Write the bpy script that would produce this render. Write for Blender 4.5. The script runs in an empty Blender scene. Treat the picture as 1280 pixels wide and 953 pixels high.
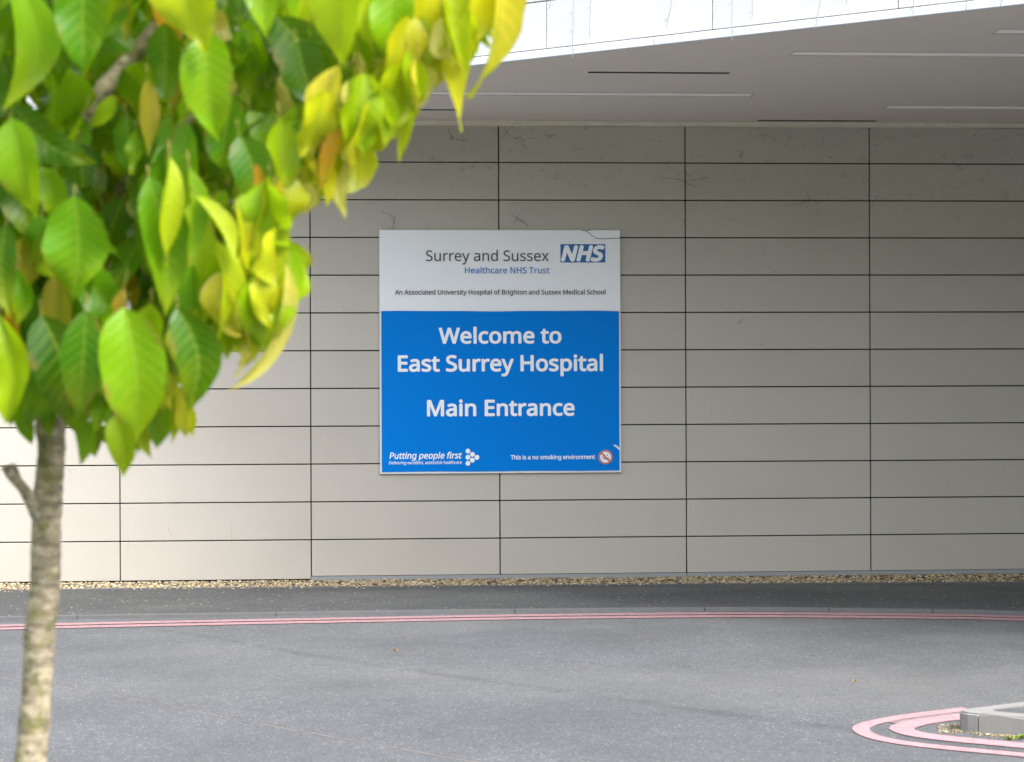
import bpy, bmesh, math, random, json
import numpy as np
from mathutils import Vector, Matrix
random.seed(7); rng = np.random.default_rng(11)
S = bpy.context.scene
COL = S.collection

# ------------------------------------------------------------------ camera constants
CX, CY, CZ = 2.3377, -13.6092, 1.516        # camera position, metres
YAW, ROLL, FPX, HY = 0.05598, -0.00385, 2133.3, 482.48
def ray(u, v):
    a, b = u-640, v-HY
    c, s = math.cos(ROLL), math.sin(ROLL)
    U, W = c*a+s*b, -s*a+c*b
    return Vector((FPX*math.sin(YAW)+U*math.cos(YAW), FPX*math.cos(YAW)-U*math.sin(YAW), -W))/FPX
CAM = Vector((CX, CY, CZ))
def on_z(u, v, z): d = ray(u, v); return CAM + d*((z-CZ)/d.z)
def on_y(u, v, y): d = ray(u, v); return CAM + d*((y-CY)/d.y)
def at(u, v, depth): return CAM + ray(u, v)*depth

# ------------------------------------------------------------------ object helpers
def link(name, me, mat=None, parent=None, smooth=False):
    o = bpy.data.objects.new(name, me); COL.objects.link(o)
    if mat is not None:
        for m in (mat if isinstance(mat, (list, tuple)) else [mat]): me.materials.append(m)
    if parent: o.parent = parent
    if smooth:
        me.polygons.foreach_set('use_smooth', [True]*len(me.polygons))
    return o
def obj(name, bm, mat=None, parent=None, smooth=False):
    me = bpy.data.meshes.new(name); bm.normal_update(); bm.to_mesh(me); bm.free()
    return link(name, me, mat, parent, smooth)
def tag(o, label=None, cat=None, group=None, kind=None):
    if label: o['label'] = label
    if cat: o['category'] = cat
    if group: o['group'] = group
    if kind: o['kind'] = kind
    return o
def empty(name, label, cat, loc=(0, 0, 0), group=None):
    o = bpy.data.objects.new(name, None); COL.objects.link(o); o.empty_display_size = .1
    return tag(o, label, cat, group)
def box(bm, x0, x1, y0, y1, z0, z1, mi=0):
    vs = [bm.verts.new(p) for p in ((x0,y0,z0),(x1,y0,z0),(x1,y1,z0),(x0,y1,z0),(x0,y0,z1),(x1,y0,z1),(x1,y1,z1),(x0,y1,z1))]
    out = []
    for f in ((0,3,2,1),(4,5,6,7),(0,1,5,4),(1,2,6,5),(2,3,7,6),(3,0,4,7)):
        q = bm.faces.new([vs[i] for i in f]); q.material_index = mi; out.append(q)
    return vs
def bevel(bm, w, seg=1):
    bmesh.ops.bevel(bm, geom=list(bm.edges), offset=w, segments=seg, affect='EDGES', profile=.6)
def prism(bm, pts, z0, z1):
    n = len(pts)
    a = [bm.verts.new((p[0], p[1], z0)) for p in pts]; b = [bm.verts.new((p[0], p[1], z1)) for p in pts]
    bm.faces.new(b); bm.faces.new(a[::-1])
    for i in range(n): bm.faces.new((a[i], a[(i+1) % n], b[(i+1) % n], b[i]))
def tube(bm, pts, radii, n=8, cap=True):
    rings = []; up = Vector((.3, .2, 1))
    pts = [Vector(p) for p in pts]
    for i, p in enumerate(pts):
        t = (pts[min(i+1, len(pts)-1)]-pts[max(i-1, 0)]).normalized()
        a = t.cross(up if abs(t.dot(up.normalized())) < .95 else Vector((1, 0, 0))).normalized(); b = t.cross(a).normalized()
        r = radii[i] if isinstance(radii, (list, tuple)) else radii
        rings.append([bm.verts.new(p+(a*math.cos(2*math.pi*k/n)+b*math.sin(2*math.pi*k/n))*r) for k in range(n)])
        up = b if i == 0 else up
    for i in range(len(rings)-1):
        for k in range(n):
            bm.faces.new((rings[i][k], rings[i][(k+1) % n], rings[i+1][(k+1) % n], rings[i+1][k]))
    if cap:
        bm.faces.new(rings[0][::-1]); bm.faces.new(rings[-1])
def spline(pts, per=8):
    """Catmull-Rom through pts"""
    P = [Vector(p) for p in pts]; P = [P[0]*2-P[1]]+P+[P[-1]*2-P[-2]]; out = []
    for i in range(1, len(P)-2):
        for k in range(per):
            t = k/per; a, b, c, d = P[i-1], P[i], P[i+1], P[i+2]
            out.append(.5*((2*b)+(c-a)*t+(2*a-5*b+4*c-d)*t*t+(3*b-a-3*c+d)*t**3))
    out.append(P[-2]); return out
def offset2(pts, d):
    out = []
    for i, p in enumerate(pts):
        t = (pts[min(i+1, len(pts)-1)]-pts[max(i-1, 0)]); t = Vector((t.x, t.y, 0)).normalized()
        out.append(Vector((p.x-t.y*d, p.y+t.x*d, p.z)))
    return out
def ribbon(bm, pts, d0, d1, z):
    a, b = offset2(pts, d0), offset2(pts, d1)
    A = [bm.verts.new((p.x, p.y, z)) for p in a]; B = [bm.verts.new((p.x, p.y, z)) for p in b]
    for i in range(len(A)-1):
        f = bm.faces.new((A[i], A[i+1], B[i+1], B[i]))
        f.normal_update()
        if f.normal.z < 0: f.normal_flip()
def thicken(me, off, step=.00007):
    """heavier strokes: shifted copies of the filled outline, each a hair behind the last"""
    V = np.array([v.co[:] for v in me.vertices]); F = [tuple(p.vertices) for p in me.polygons]; n = len(V); VV = [V]; FF = list(F)
    for k in range(8):
        a = 2*math.pi*k/8; W = V+np.array([off*math.cos(a), off*math.sin(a), -(k+1)*step]); VV.append(W); FF += [tuple(q+(k+1)*n for q in f) for f in F]
    m2 = bpy.data.meshes.new('letters'); m2.from_pydata(np.concatenate(VV).tolist(), [], FF); bpy.data.meshes.remove(me); return m2
def chaikin(pts, it=2):
    for _ in range(it):
        o = [pts[0]]
        for a, b in zip(pts[:-1], pts[1:]): o += [a*.75+b*.25, a*.25+b*.75]
        pts = o+[pts[-1]]
    return pts
def flat_fill(loops, thick=0.0, offset=0.0):
    """2D outlines (with holes) -> filled mesh in XY, thickness along z"""
    c = bpy.data.curves.new('outline', 'CURVE'); c.dimensions = '2D'; c.fill_mode = 'BOTH'; c.extrude = thick/2
    for lp in loops:
        s = c.splines.new('POLY'); s.points.add(len(lp)-1)
        for i, (x, y) in enumerate(lp): s.points[i].co = (x, y, 0, 1)
        s.use_cyclic_u = True
    o = bpy.data.objects.new('outline', c); COL.objects.link(o)
    dg = bpy.context.evaluated_depsgraph_get(); dg.update()
    me = bpy.data.meshes.new_from_object(o.evaluated_get(dg)); me.materials.clear()
    bpy.data.objects.remove(o); bpy.data.curves.remove(c)
    return thicken(me, offset) if offset else me

# ------------------------------------------------------------------ material helpers
class NT:
    def __init__(s, name, rough=.7, spec=.5):
        s.m = bpy.data.materials.new(name); s.m.use_nodes = True; s.t = s.m.node_tree; s.b = s.t.nodes['Principled BSDF']
        s.b.inputs['Roughness'].default_value = rough; s.b.inputs['Specular IOR Level'].default_value = spec
    def n(s, typ, **kw):
        nd = s.t.nodes.new(typ)
        for k, v in kw.items(): setattr(nd, k, v)
        return nd
    def l(s, a, b): s.t.links.new(a, b)
    def setin(s, sock, v):
        if hasattr(v, 'is_output') or isinstance(v, bpy.types.NodeSocket): s.l(v, sock)
        else: sock.default_value = v
    def coord(s, which='Object'): return s.n('ShaderNodeTexCoord').outputs[which]
    def mapping(s, vec, scale=(1, 1, 1), loc=(0, 0, 0)):
        m = s.n('ShaderNodeMapping'); s.l(vec, m.inputs[0]); m.inputs['Scale'].default_value = scale; m.inputs['Location'].default_value = loc; return m.outputs[0]
    def noise(s, vec, scale, detail=4, rough=.55, dist=0):
        q = s.n('ShaderNodeTexNoise'); s.l(vec, q.inputs['Vector']); q.inputs['Scale'].default_value = scale
        q.inputs['Detail'].default_value = detail; q.inputs['Roughness'].default_value = rough; q.inputs['Distortion'].default_value = dist
        return q.outputs['Fac']
    def vor(s, vec, scale, feature='F1', out='Distance'):
        q = s.n('ShaderNodeTexVoronoi', feature=feature); s.l(vec, q.inputs['Vector']); q.inputs['Scale'].default_value = scale; return q.outputs[out]
    def ramp(s, fac, stops, interp='LINEAR'):
        r = s.n('ShaderNodeValToRGB'); s.l(fac, r.inputs[0]); e = r.color_ramp; e.interpolation = interp
        while len(e.elements) < len(stops): e.elements.new(.5)
        for el, (p, c) in zip(e.elements, stops):
            el.position = p; el.color = (c, c, c, 1) if isinstance(c, (int, float)) else (*c, 1)
        return r.outputs[0]
    def math(s, op, a, b=0.0, c=0.0, clamp=False):
        q = s.n('ShaderNodeMath', operation=op); q.use_clamp = clamp
        s.setin(q.inputs[0], a); s.setin(q.inputs[1], b); s.setin(q.inputs[2], c); return q.outputs[0]
    def mix(s, fac, a, b, mode='MIX'):
        q = s.n('ShaderNodeMix', data_type='RGBA', blend_type=mode)
        s.setin(q.inputs[0], fac)
        for sock, v in ((q.inputs[6], a), (q.inputs[7], b)):
            if isinstance(v, (tuple, list)): sock.default_value = (*v[:3], 1)
            else: s.setin(sock, v)
        return q.outputs[2]
    def xyz(s, vec): q = s.n('ShaderNodeSeparateXYZ'); s.l(vec, q.inputs[0]); return q.outputs
    def bump(s, h, strength=.3, dist=.01):
        q = s.n('ShaderNodeBump'); s.l(h, q.inputs['Height']); q.inputs['Strength'].default_value = strength; q.inputs['Distance'].default_value = dist
        s.l(q.outputs[0], s.b.inputs['Normal']); return q
    def color(s, v):
        if isinstance(v, (tuple, list)): s.b.inputs['Base Color'].default_value = (*v, 1)
        else: s.l(v, s.b.inputs['Base Color'])
    def fcurve(s, x, x0, x1, y0, y1, pts):
        """value node: piecewise curve y=f(x); pts world coordinates"""
        q = s.n('ShaderNodeFloatCurve'); c = q.mapping.curves[0]
        P = [((a-x0)/(x1-x0), (b-y0)/(y1-y0)) for a, b in pts]
        while len(c.points) < len(P): c.points.new(.5, .5)
        for pt, (a, b) in zip(c.points, P): pt.location = (a, b)
        q.mapping.update()
        s.l(s.math('DIVIDE', s.math('SUBTRACT', x, x0), x1-x0), q.inputs['Value'])
        return s.math('ADD', s.math('MULTIPLY', q.outputs[0], y1-y0), y0)
def plain(name, col, rough=.6, spec=.5, var=.12, scale=6, metallic=0):
    M = NT(name, rough, spec); v = M.coord(); f = M.noise(v, scale, 6, .6)
    M.color(M.mix(f, tuple(c*(1-var) for c in col), tuple(min(1, c*(1+var)) for c in col)))
    M.b.inputs['Metallic'].default_value = metallic
    M.bump(M.noise(v, scale*25, 3), .08, .002); return M.m

# ================================================================== MATERIALS
def mat_cladding():
    M = NT('fibre_cement_cladding', .62, .35); v = M.coord(); x, y, z = M.xyz(v)
    cell = M.n('ShaderNodeCombineXYZ'); M.l(M.math('FLOOR', M.math('DIVIDE', M.math('ADD', x, .003), 1.5)), cell.inputs[0]); M.l(M.math('FLOOR', M.math('DIVIDE', M.math('ADD', z, .002), .3)), cell.inputs[2])
    wn = M.n('ShaderNodeTexWhiteNoise', noise_dimensions='3D'); M.l(cell.outputs[0], wn.inputs['Vector'])
    base = M.mix(wn.outputs['Value'], (.495, .457, .398), (.53, .49, .43))
    streak = M.noise(M.mapping(v, (1.2, 1, 60)), 3, 3)
    base = M.mix(M.math('MULTIPLY', streak, .10), base, (.38, .355, .315))
    cloud = M.noise(M.mapping(v, (1, 1, 1.6)), 1.3, 5, .6)
    base = M.mix(M.ramp(cloud, [(.45, 0), (.8, .22)]), base, (.37, .345, .30))
    # run marks below the joints
    run = M.noise(M.mapping(v, (26, 1, 1.1)), 1.0, 3, .6)
    patch = M.noise(M.mapping(v, (1, 1, 1), (4, 0, 2)), 2.3, 2)
    m1 = M.math('MULTIPLY', M.ramp(run, [(.66, 0), (.78, 1)]), M.ramp(patch, [(.55, 0), (.68, .5)]))
    base = M.mix(m1, base, (.25, .23, .18))
    # scuffs
    sc = M.noise(M.mapping(v, (9, 1, 7), (1, 0, 3)), 1.0, 6, .7, 1.2)
    base = M.mix(M.ramp(sc, [(.66, 0), (.73, .6)]), base, (.27, .25, .2))
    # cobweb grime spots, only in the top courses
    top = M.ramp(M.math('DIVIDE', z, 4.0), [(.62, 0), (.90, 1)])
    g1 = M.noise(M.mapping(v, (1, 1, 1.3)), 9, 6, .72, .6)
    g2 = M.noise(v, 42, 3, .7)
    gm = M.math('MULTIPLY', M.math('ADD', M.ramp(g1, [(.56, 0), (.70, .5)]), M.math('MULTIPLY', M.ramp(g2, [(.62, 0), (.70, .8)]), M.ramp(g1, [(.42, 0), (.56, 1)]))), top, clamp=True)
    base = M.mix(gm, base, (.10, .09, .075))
    M.color(base); M.bump(M.noise(M.mapping(v, (1, 1, 3)), 160, 3), .06, .002); return M.m
def mat_asphalt(name, dark, light, marks=False):
    M = NT(name, .82, .35); v = M.coord(); x, y, z = M.xyz(v)
    c = M.vor(v, 135, out='Color'); cx = M.xyz(c)
    ag = M.mix(M.ramp(cx[0], [(0, 0), (.75, .55), (1, 1)]), dark, light)
    stones = M.ramp(cx[1], [(.955, 0), (.965, 1)], 'LINEAR')
    ag = M.mix(M.math('MULTIPLY', stones, .5), ag, (.42, .40, .36))
    c2 = M.xyz(M.vor(v, 37, out='Color')); d2 = M.vor(v, 37)
    chips = M.math('MULTIPLY', M.ramp(c2[2], [(.984, 0), (.988, 1)]), M.ramp(d2, [(.22, 1), (.30, 0)]))
    ag = M.mix(chips, ag, (.62, .58, .50))
    mott = M.noise(v, 1.1, 7, .62); ag = M.mix(M.ramp(mott, [(.36, .0), (.70, .45)]), ag, tuple(q*.62 for q in dark))
    m2 = M.noise(M.mapping(v, (1, 1, 1), (7, 3, 0)), 14, 5, .65); ag = M.mix(M.ramp(m2, [(.35, .26), (.6, 0)]), ag, tuple(q*.7 for q in dark))
    worn = M.noise(M.mapping(v, (.35, .8, 1), (2, 9, 0)), .9, 4, .5); ag = M.mix(M.ramp(worn, [(.5, 0), (.72, .30)]), ag, (.23, .222, .20))
    if marks:
        wob = M.math('MULTIPLY', M.math('SUBTRACT', M.noise(v, 5, 4), .5), .12)
        f = M.fcurve(x, -3, 7, -9, -1, [(-3, -1.6), (-.6, -2.15), (.72, -2.75), (1.43, -3.48), (1.93, -4.02), (2.5, -4.55), (3.41, -5.39), (3.85, -5.77), (5.2, -6.9), (7, -8.3)])
        d = M.math('ABSOLUTE', M.math('ADD', M.math('SUBTRACT', y, f), wob))
        k = M.math('MULTIPLY', M.ramp(d, [(.01, .32), (.11, 0)]), M.ramp(M.noise(v, 2.2, 4), [(.33, .25), (.6, 1)]))
        ag = M.mix(k, ag, (.035, .035, .037))
        f2 = M.fcurve(x, -3, 7, -9, -1, [(-3, -2.3), (-1, -3.35), (.13, -4.44), (.53, -4.76), (1.09, -5.25), (1.52, -5.69), (2.09, -6.21), (2.59, -6.66), (4.6, -8.3), (7, -8.9)])
        w2 = M.math('MULTIPLY', M.math('SUBTRACT', M.noise(v, 11, 4), .5), .03)
        d = M.math('ABSOLUTE', M.math('ADD', M.math('SUBTRACT', y, f2), w2))
        k = M.math('MULTIPLY', M.ramp(d, [(.003, .6), (.009, 0)]), M.ramp(M.noise(v, 3.1, 5), [(.36, .25), (.55, 1)]))
        ag = M.mix(k, ag, (.33, .27, .21))
        k = M.ramp(M.math('ABSOLUTE', M.math('SUBTRACT', d, .016)), [(.003, .4), (.012, 0)]); ag = M.mix(k, ag, (.05, .05, .05))
    M.color(ag); h = M.math('ADD', cx[0], M.math('MULTIPLY', M.noise(v, 60, 4), .8)); M.bump(h, .35, .004); return M.m
def mat_redline(nm, k0, k1, wear):
    M = NT(nm, .7, .35); v = M.coord()
    n1 = M.noise(v, 28, 6, .7); n2 = M.noise(M.mapping(v, (1, 1, 1), (3, 3, 0)), 4, 4, .6)
    base = M.mix(n2, k0, k1)
    base = M.mix(M.ramp(n1, [(.56-wear*.1, 0), (.70, .45+wear*.3)]), base, (.17, .14, .14))
    c = M.xyz(M.vor(v, 105, out='Color')); base = M.mix(M.ramp(c[0], [(.80, 0), (.9, .4)]), base, (.2, .17, .17))
    M.color(base); M.bump(n1, .3, .003); return M.m
def mat_bark():
    M = NT('cherry_bark', .85, .25); v = M.coord()
    v1 = M.mapping(v, (1, 1, .35)); base = M.mix(M.ramp(M.noise(M.mapping(v, (1, 1, 2.4)), 30, 6, .65), [(.38, 0), (.64, 1)]), (.17, .14, .095), (.54, .45, .31))
    moss = M.ramp(M.noise(v, 24, 6, .7), [(.50, 0), (.62, .8)]); base = M.mix(moss, base, (.17, .17, .045))
    lich = M.ramp(M.noise(M.mapping(v, (1, 1, .9), (5, 2, 1)), 62, 5, .65, .4), [(.60, 0), (.66, .8)]); base = M.mix(lich, base, (.58, .54, .46))
    lent = M.ramp(M.noise(M.mapping(v, (1, 1, 5)), 26, 3, .5), [(.66, 0), (.72, .8)]); base = M.mix(lent, base, (.05, .04, .035))
    M.color(base); M.bump(M.math('ADD', M.noise(M.mapping(v, (1, 1, 2)), 60, 6, .7), M.math('MULTIPLY', lich, .4)), .6, .006); return M.m
def mat_leaf():
    M = NT('cherry_leaf', .32, .36); at_ = M.n('ShaderNodeAttribute', attribute_name='tint'); uv = M.n('ShaderNodeUVMap', uv_map='UVMap').outputs[0]
    u, w, _ = M.xyz(uv); au = M.math('ABSOLUTE', u)            # u: -1..1 across, w: 0..1 along
    ph = M.math('FRACT', M.math('MULTIPLY', M.math('SUBTRACT', w, M.math('MULTIPLY', au, .17)), 10.0))
    vein = M.ramp(M.math('ABSOLUTE', M.math('SUBTRACT', ph, .5)), [(.0, 1), (.16, 0)])
    vein = M.math('MULTIPLY', vein, M.ramp(au, [(.0, 1), (.9, .35)]))
    mid = M.ramp(au, [(.035, 1), (.075, 0)])
    vv = M.math('MAXIMUM', vein, mid)
    v3 = M.coord(); mott = M.noise(v3, 45, 5, .65)
    base = M.mix(M.ramp(mott, [(.35, 0), (.7, .5)]), at_.outputs['Color'], M.mix(.25, at_.outputs['Color'], (.42, .40, .01)))
    gr = M.ramp(M.noise(M.mapping(v3, (1, 1, .6), (3, 1, 2)), 26, 4, .6), [(.50, 0), (.64, .42)])
    base = M.mix(gr, base, M.mix(.55, base, (.06, .20, .004)))
    # tips and margins turn yellow first
    edge = M.math('MULTIPLY', M.ramp(w, [(.45, 0), (1, .8)]), M.ramp(M.noise(v3, 9, 3), [(.4, 0), (.6, 1)]))
    base = M.mix(edge, base, (.40, .44, .012))
    base = M.mix(M.math('MULTIPLY', vv, .42), base, (.38, .50, .05))
    spot = M.ramp(M.noise(v3, 70, 3, .6), [(.74, 0), (.78, .8)]); base = M.mix(spot, base, (.16, .08, .02))
    brn = M.math('MULTIPLY', M.ramp(au, [(.72, 0), (1, 1)]), M.ramp(M.noise(v3, 16, 4, .6), [(.54, 0), (.64, .8)])); base = M.mix(brn, base, (.34, .19, .04))
    M.color(base)
    puff = M.math('SUBTRACT', M.math('MULTIPLY', M.math('ABSOLUTE', M.math('SUBTRACT', ph, .5)), .9), mid)
    M.bump(M.math('ADD', puff, M.math('MULTIPLY', mott, .5)), .30, .003)
    tr = M.n('ShaderNodeBsdfTranslucent'); M.l(M.mix(.40, base, (.60, .80, .01)), tr.inputs[0])
    ms = M.n('ShaderNodeMixShader'); ms.inputs[0].default_value = .46
    out = [n for n in M.t.nodes if n.type == 'OUTPUT_MATERIAL'][0]
    M.l(M.b.outputs[0], ms.inputs[1]); M.l(tr.outputs[0], ms.inputs[2]); M.l(ms.outputs[0], out.inputs[0]); return M.m
def mat_gravel():
    M = NT('pea_gravel', .8, .3); at_ = M.n('ShaderNodeAttribute', attribute_name='tint'); v = M.coord()
    M.color(M.mix(M.ramp(M.noise(v, 150, 3), [(.4, 0), (.7, .4)]), at_.outputs['Color'], (.12, .10, .07))); return M.m
def mat_concrete(name, a, b):
    M = NT(name, .85, .3); v = M.coord()
    base = M.mix(M.noise(v, 9, 6, .65), a, b)
    base = M.mix(M.ramp(M.noise(v, 130, 3, .6), [(.62, 0), (.7, .5)]), base, tuple(q*.45 for q in a))
    base = M.mix(M.ramp(M.noise(M.mapping(v, (1, 1, .4)), 5, 5, .7), [(.55, 0), (.75, .4)]), base, (.20, .18, .13))
    M.color(base); M.bump(M.noise(v, 200, 4), .25, .002); return M.m
MAT = dict(
    clad=mat_cladding(), asphalt=mat_asphalt('road_asphalt', (.088, .092, .096), (.162, .166, .172), True),
    foot=mat_asphalt('footway_asphalt', (.053, .055, .055), (.100, .101, .098)), island=mat_asphalt('island_asphalt', (.08, .083, .09), (.17, .17, .18)),
    red=mat_redline('faded_red_route_paint', (.36, .19, .20), (.42, .24, .25), 1.3), fadedpink=mat_redline('nearly_gone_red_paint', (.28, .20, .21), (.33, .235, .245), 2.2), pink=mat_redline('pale_red_route_paint', (.44, .235, .25), (.52, .30, .315), .7), bark=mat_bark(), leaf=mat_leaf(), gravel=mat_gravel(),
    kerb=mat_concrete('kerb_concrete', (.20, .195, .185), (.33, .32, .30)), kerbdirty=mat_concrete('weathered_kerb', (.105, .107, .11), (.155, .155, .155)),
    soffit=plain('painted_soffit', (.84, .785, .705), .8, .3, .06, 1.2), trimc=plain('plaster_bead', (.72, .68, .56), .8, .3, .18, 9),
    dark=plain('dark_cavity', (.085, .08, .075), .9, .2), slot=plain('black_slot_vent', (.025, .025, .027), .6, .4),
    metal=plain('grey_base_trim', (.30, .31, .32), .45, .5, .08, 4), white=plain('white_render_panel', (.73, .73, .725), .6, .4, .03, 2),
    lip=plain('white_drip_edge', (.76, .79, .84), .45, .5, .03, 3), diff=plain('frosted_diffuser', (.93, .92, .88), .5, .5, .05, 8),
    frame=plain('light_frame', (.55, .53, .50), .5, .5), wire=plain('clear_cable', (.30, .31, .33), .5, .5), nub=plain('lamp_nub', (.55, .56, .56), .3, .5),
    upper=plain('upper_wall_render', (.62, .60, .56), .8, .3), web=plain('dusty_cobweb', (.07, .06, .05), .9, .2),
    s_white=plain('sign_white_vinyl', (.88, .885, .92), .35, .5, .02, 3), s_blue=plain('sign_blue_vinyl', (.0004, .205, .70), .5, .06, .03, 3),
    s_edge=plain('sign_aluminium_edge', (.74, .76, .78), .35, .5, .04, 6), t_white=plain('white_lettering', (.90, .92, .95), .4, .5, .02),
    t_grey=plain('grey_lettering', (.085, .08, .075), .5, .4), t_blue=plain('blue_lettering', (.03, .20, .58), .5, .4), nhsblue=plain('badge_blue', (.003, .115, .38), .4, .5),
    t_red=plain('prohibition_red', (.62, .16, .12), .5, .4), t_smoke=plain('pictogram_grey', (.30, .36, .42), .5, .4), soil=plain('verge_soil', (.09, .07, .05), .95, .2, .4, 8),
    weed=plain('weed_green', (.20, .26, .03), .6, .3, .3, 60), litter=plain('dry_leaf', (.50, .34, .08), .7, .3, .2, 90), grass=plain('verge_grass', (.05, .10, .02), .9, .2, .4, 20),
)

MAT['diff'].node_tree.nodes['Principled BSDF'].inputs['Emission Color'].default_value = (1, .97, .9, 1); MAT['diff'].node_tree.nodes['Principled BSDF'].inputs['Emission Strength'].default_value = .018
# ================================================================== GROUND AND ROAD
ZR = -.018
bm = bmesh.new(); box(bm, -400, 400, -600, 300, -.3, -.04); tag(obj('ground', bm, MAT['soil']), kind='structure')
bm = bmesh.new(); q = [bm.verts.new(p) for p in ((-30, -40, ZR), (32, -40, ZR), (32, -1.0, ZR), (-30, -1.0, ZR))]; bm.faces.new(q)
tag(obj('road', bm, MAT['asphalt']), kind='structure')
kf = spline([(-9, -3.2, 0), (-4, -2.72, 0), (-2, -2.45, 0), (-.4, -2.2, 0), (1.1, -2.14, 0), (3, -2.095, 0), (4.5, -2.13, 0), (5.4, -2.27, 0), (6.35, -2.48, 0), (8.5, -3.3, 0), (12, -5.2, 0)], 6)
bm = bmesh.new(); fb = offset2(kf, .052); back = [(-9, -.70), (-3, -.665), (-.775, -.655), (.4, -.64), (3.05, -.69), (4.4, -.72), (6.95, -.84), (12, -1.1)]
prism(bm, [(p.x, p.y) for p in fb]+[b for b in back[::-1]], -.2, 0.0)
tag(obj('footway', bm, MAT['foot']), kind='structure')
bm = bmesh.new(); seg = 5                                                        # flush kerb, in separate lengths
for i in range(0, len(kf)-1, seg):
    a = kf[i:i+seg+1]
    if len(a) < 2: continue
    a = [p.copy() for p in a]; d = (a[-1]-a[-2]).normalized()*.006; a[-1] = a[-1]-d
    r = offset2(a, .0505); prism(bm, [(p.x, p.y) for p in a]+[(p.x, p.y) for p in r[::-1]], -.2, .004)
tag(obj('kerb', bm, MAT['kerbdirty']), kind='structure')
bm = bmesh.new(); bb = spline([(x, y, 0) for x, y in back], 3); ribbon(bm, bb, .0, .03, .0)
for i in range(0, len(bb)-1): pass
bm.free()
bm = bmesh.new(); r0 = offset2(bb, .002); r1 = offset2(bb, .045)
prism(bm, [(p.x, p.y) for p in r0]+[(p.x, p.y) for p in r1[::-1]], -.15, .003); tag(obj('edging_strip', bm, MAT['kerbdirty']), kind='structure')

# unseen grassy bank added behind the camera, blocks low sky to darken the wall
bm = bmesh.new(); NX, NY = 40, 12; g = []
for i in range(NX+1):
    x = -140+280*i/NX; row = []
    for j in range(NY+1):
        t = j/NY; h = 12*(t*t*(3-2*t))*(1+.12*math.sin(x*.05+1)); row.append(bm.verts.new((x, -36-30*t, -.1+h+random.uniform(-.15, .15)*(j > 0))))
    g.append(row)
for i in range(NX):
    for j in range(NY): bm.faces.new((g[i][j], g[i][j+1], g[i+1][j+1], g[i+1][j]))
bmesh.ops.recalc_face_normals(bm, faces=bm.faces); tag(obj('sky_block_bank', bm, MAT['grass'], smooth=True), kind='structure')
# painted double red line beside the footway
zl = ZR+.004
l1 = spline([(-9, -3.55, 0), (-4, -2.98, 0), (-2, -2.69, 0), (-.36, -2.46, 0), (.8, -2.36, 0), (2.2, -2.285, 0), (2.97, -2.25, 0), (4.15, -2.25, 0), (4.8, -2.30, 0), (5.67, -2.44, 0), (6.32, -2.60, 0), (8.5, -3.42, 0), (12, -5.3, 0)], 8)
def paint(name, pts, d0, d1, m='red'):
    bm = bmesh.new(); ribbon(bm, pts, d0, d1, zl); return tag(obj(name, bm, MAT[m]), kind='structure')
paint('red_line', l1, .045, -.055); paint('red_line', l1, -.095, -.20)
# double red line looping round the nose of the island
def flat(pts): return [Vector((p.x, p.y, 0)) for p in pts]
def pxs(L, z): return flat([on_z(u, v, z) for u, v in L])
def ends(P, b, f, L=2.6, n=2):
    return [P[0]+Vector((L, L*b, 0))*k/n for k in range(n, 0, -1)]+P+[P[-1]+Vector((L, -L*f, 0))*k/n for k in range(1, n+1)]
lo = pxs([(1196.3, 888.8), (1140.5, 895.3), (1106, 901.2), (1084, 906.2), (1075, 911.5), (1081, 917.8), (1100.3, 924.6), (1137.6, 931), (1194.9, 937), (1280, 944.5)], ZR)
li = pxs([(1196, 896.5), (1163.4, 900), (1140.5, 903.7), (1123.3, 909), (1121, 913.5), (1140.5, 919.6), (1166, 923), (1195, 926.4), (1280, 934)], ZR)
tail = lambda P: P+[P[-1]+Vector((1.3, -.86, 0)), P[-1]+Vector((2.6, -1.72, 0))]      # the back branch stops at the kerb
lo, li = chaikin([lo[0]+Vector((.06, .03, 0))]+tail(lo), 3), chaikin([li[0]+Vector((.06, .03, 0))]+tail(li), 3)
paint('red_line', lo, .036, -.040, 'pink'); paint('red_line', li, .072, -.036, 'pink'); nb = 30
bm = bmesh.new(); ribbon(bm, lo[:nb], .038, .088, zl-.001); tag(obj('red_line', bm, MAT['fadedpink']), kind='structure')

# kerbed traffic island: outer face and inner edge of the stones
hi = ZR+.085
V2 = lambda L: [Vector((x, y, 0)) for x, y in L]
KO = V2([(7.75, -4.86), (6.4, -5.42), (5.5, -5.80), (5.1, -5.972), (4.926, -6.043), (4.82, -6.092), (4.765, -6.122), (4.742, -6.150), (4.742, -6.178), (4.760, -6.205), (4.80, -6.235), (4.862, -6.270), (4.968, -6.330), (5.5, -6.607), (6.4, -7.075), (7.6, -7.70)])
KN = V2([(7.75, -4.96), (6.4, -5.52), (5.5, -5.88), (5.16, -6.015), (5.03, -6.066), (4.95, -6.098), (4.912, -6.115), (4.894, -6.130), (4.888, -6.150), (4.893, -6.172), (4.908, -6.192), (4.94, -6.215), (5.01, -6.255), (5.5, -6.50), (6.4, -6.96), (7.6, -7.585)])
isl = empty('traffic_island', 'low traffic island with pale concrete kerb and dark asphalt infill', 'traffic island')
nK = len(KO); cuts = [0, 1, 2, 4, 7, 10, 13, 14, nK-1]
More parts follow.
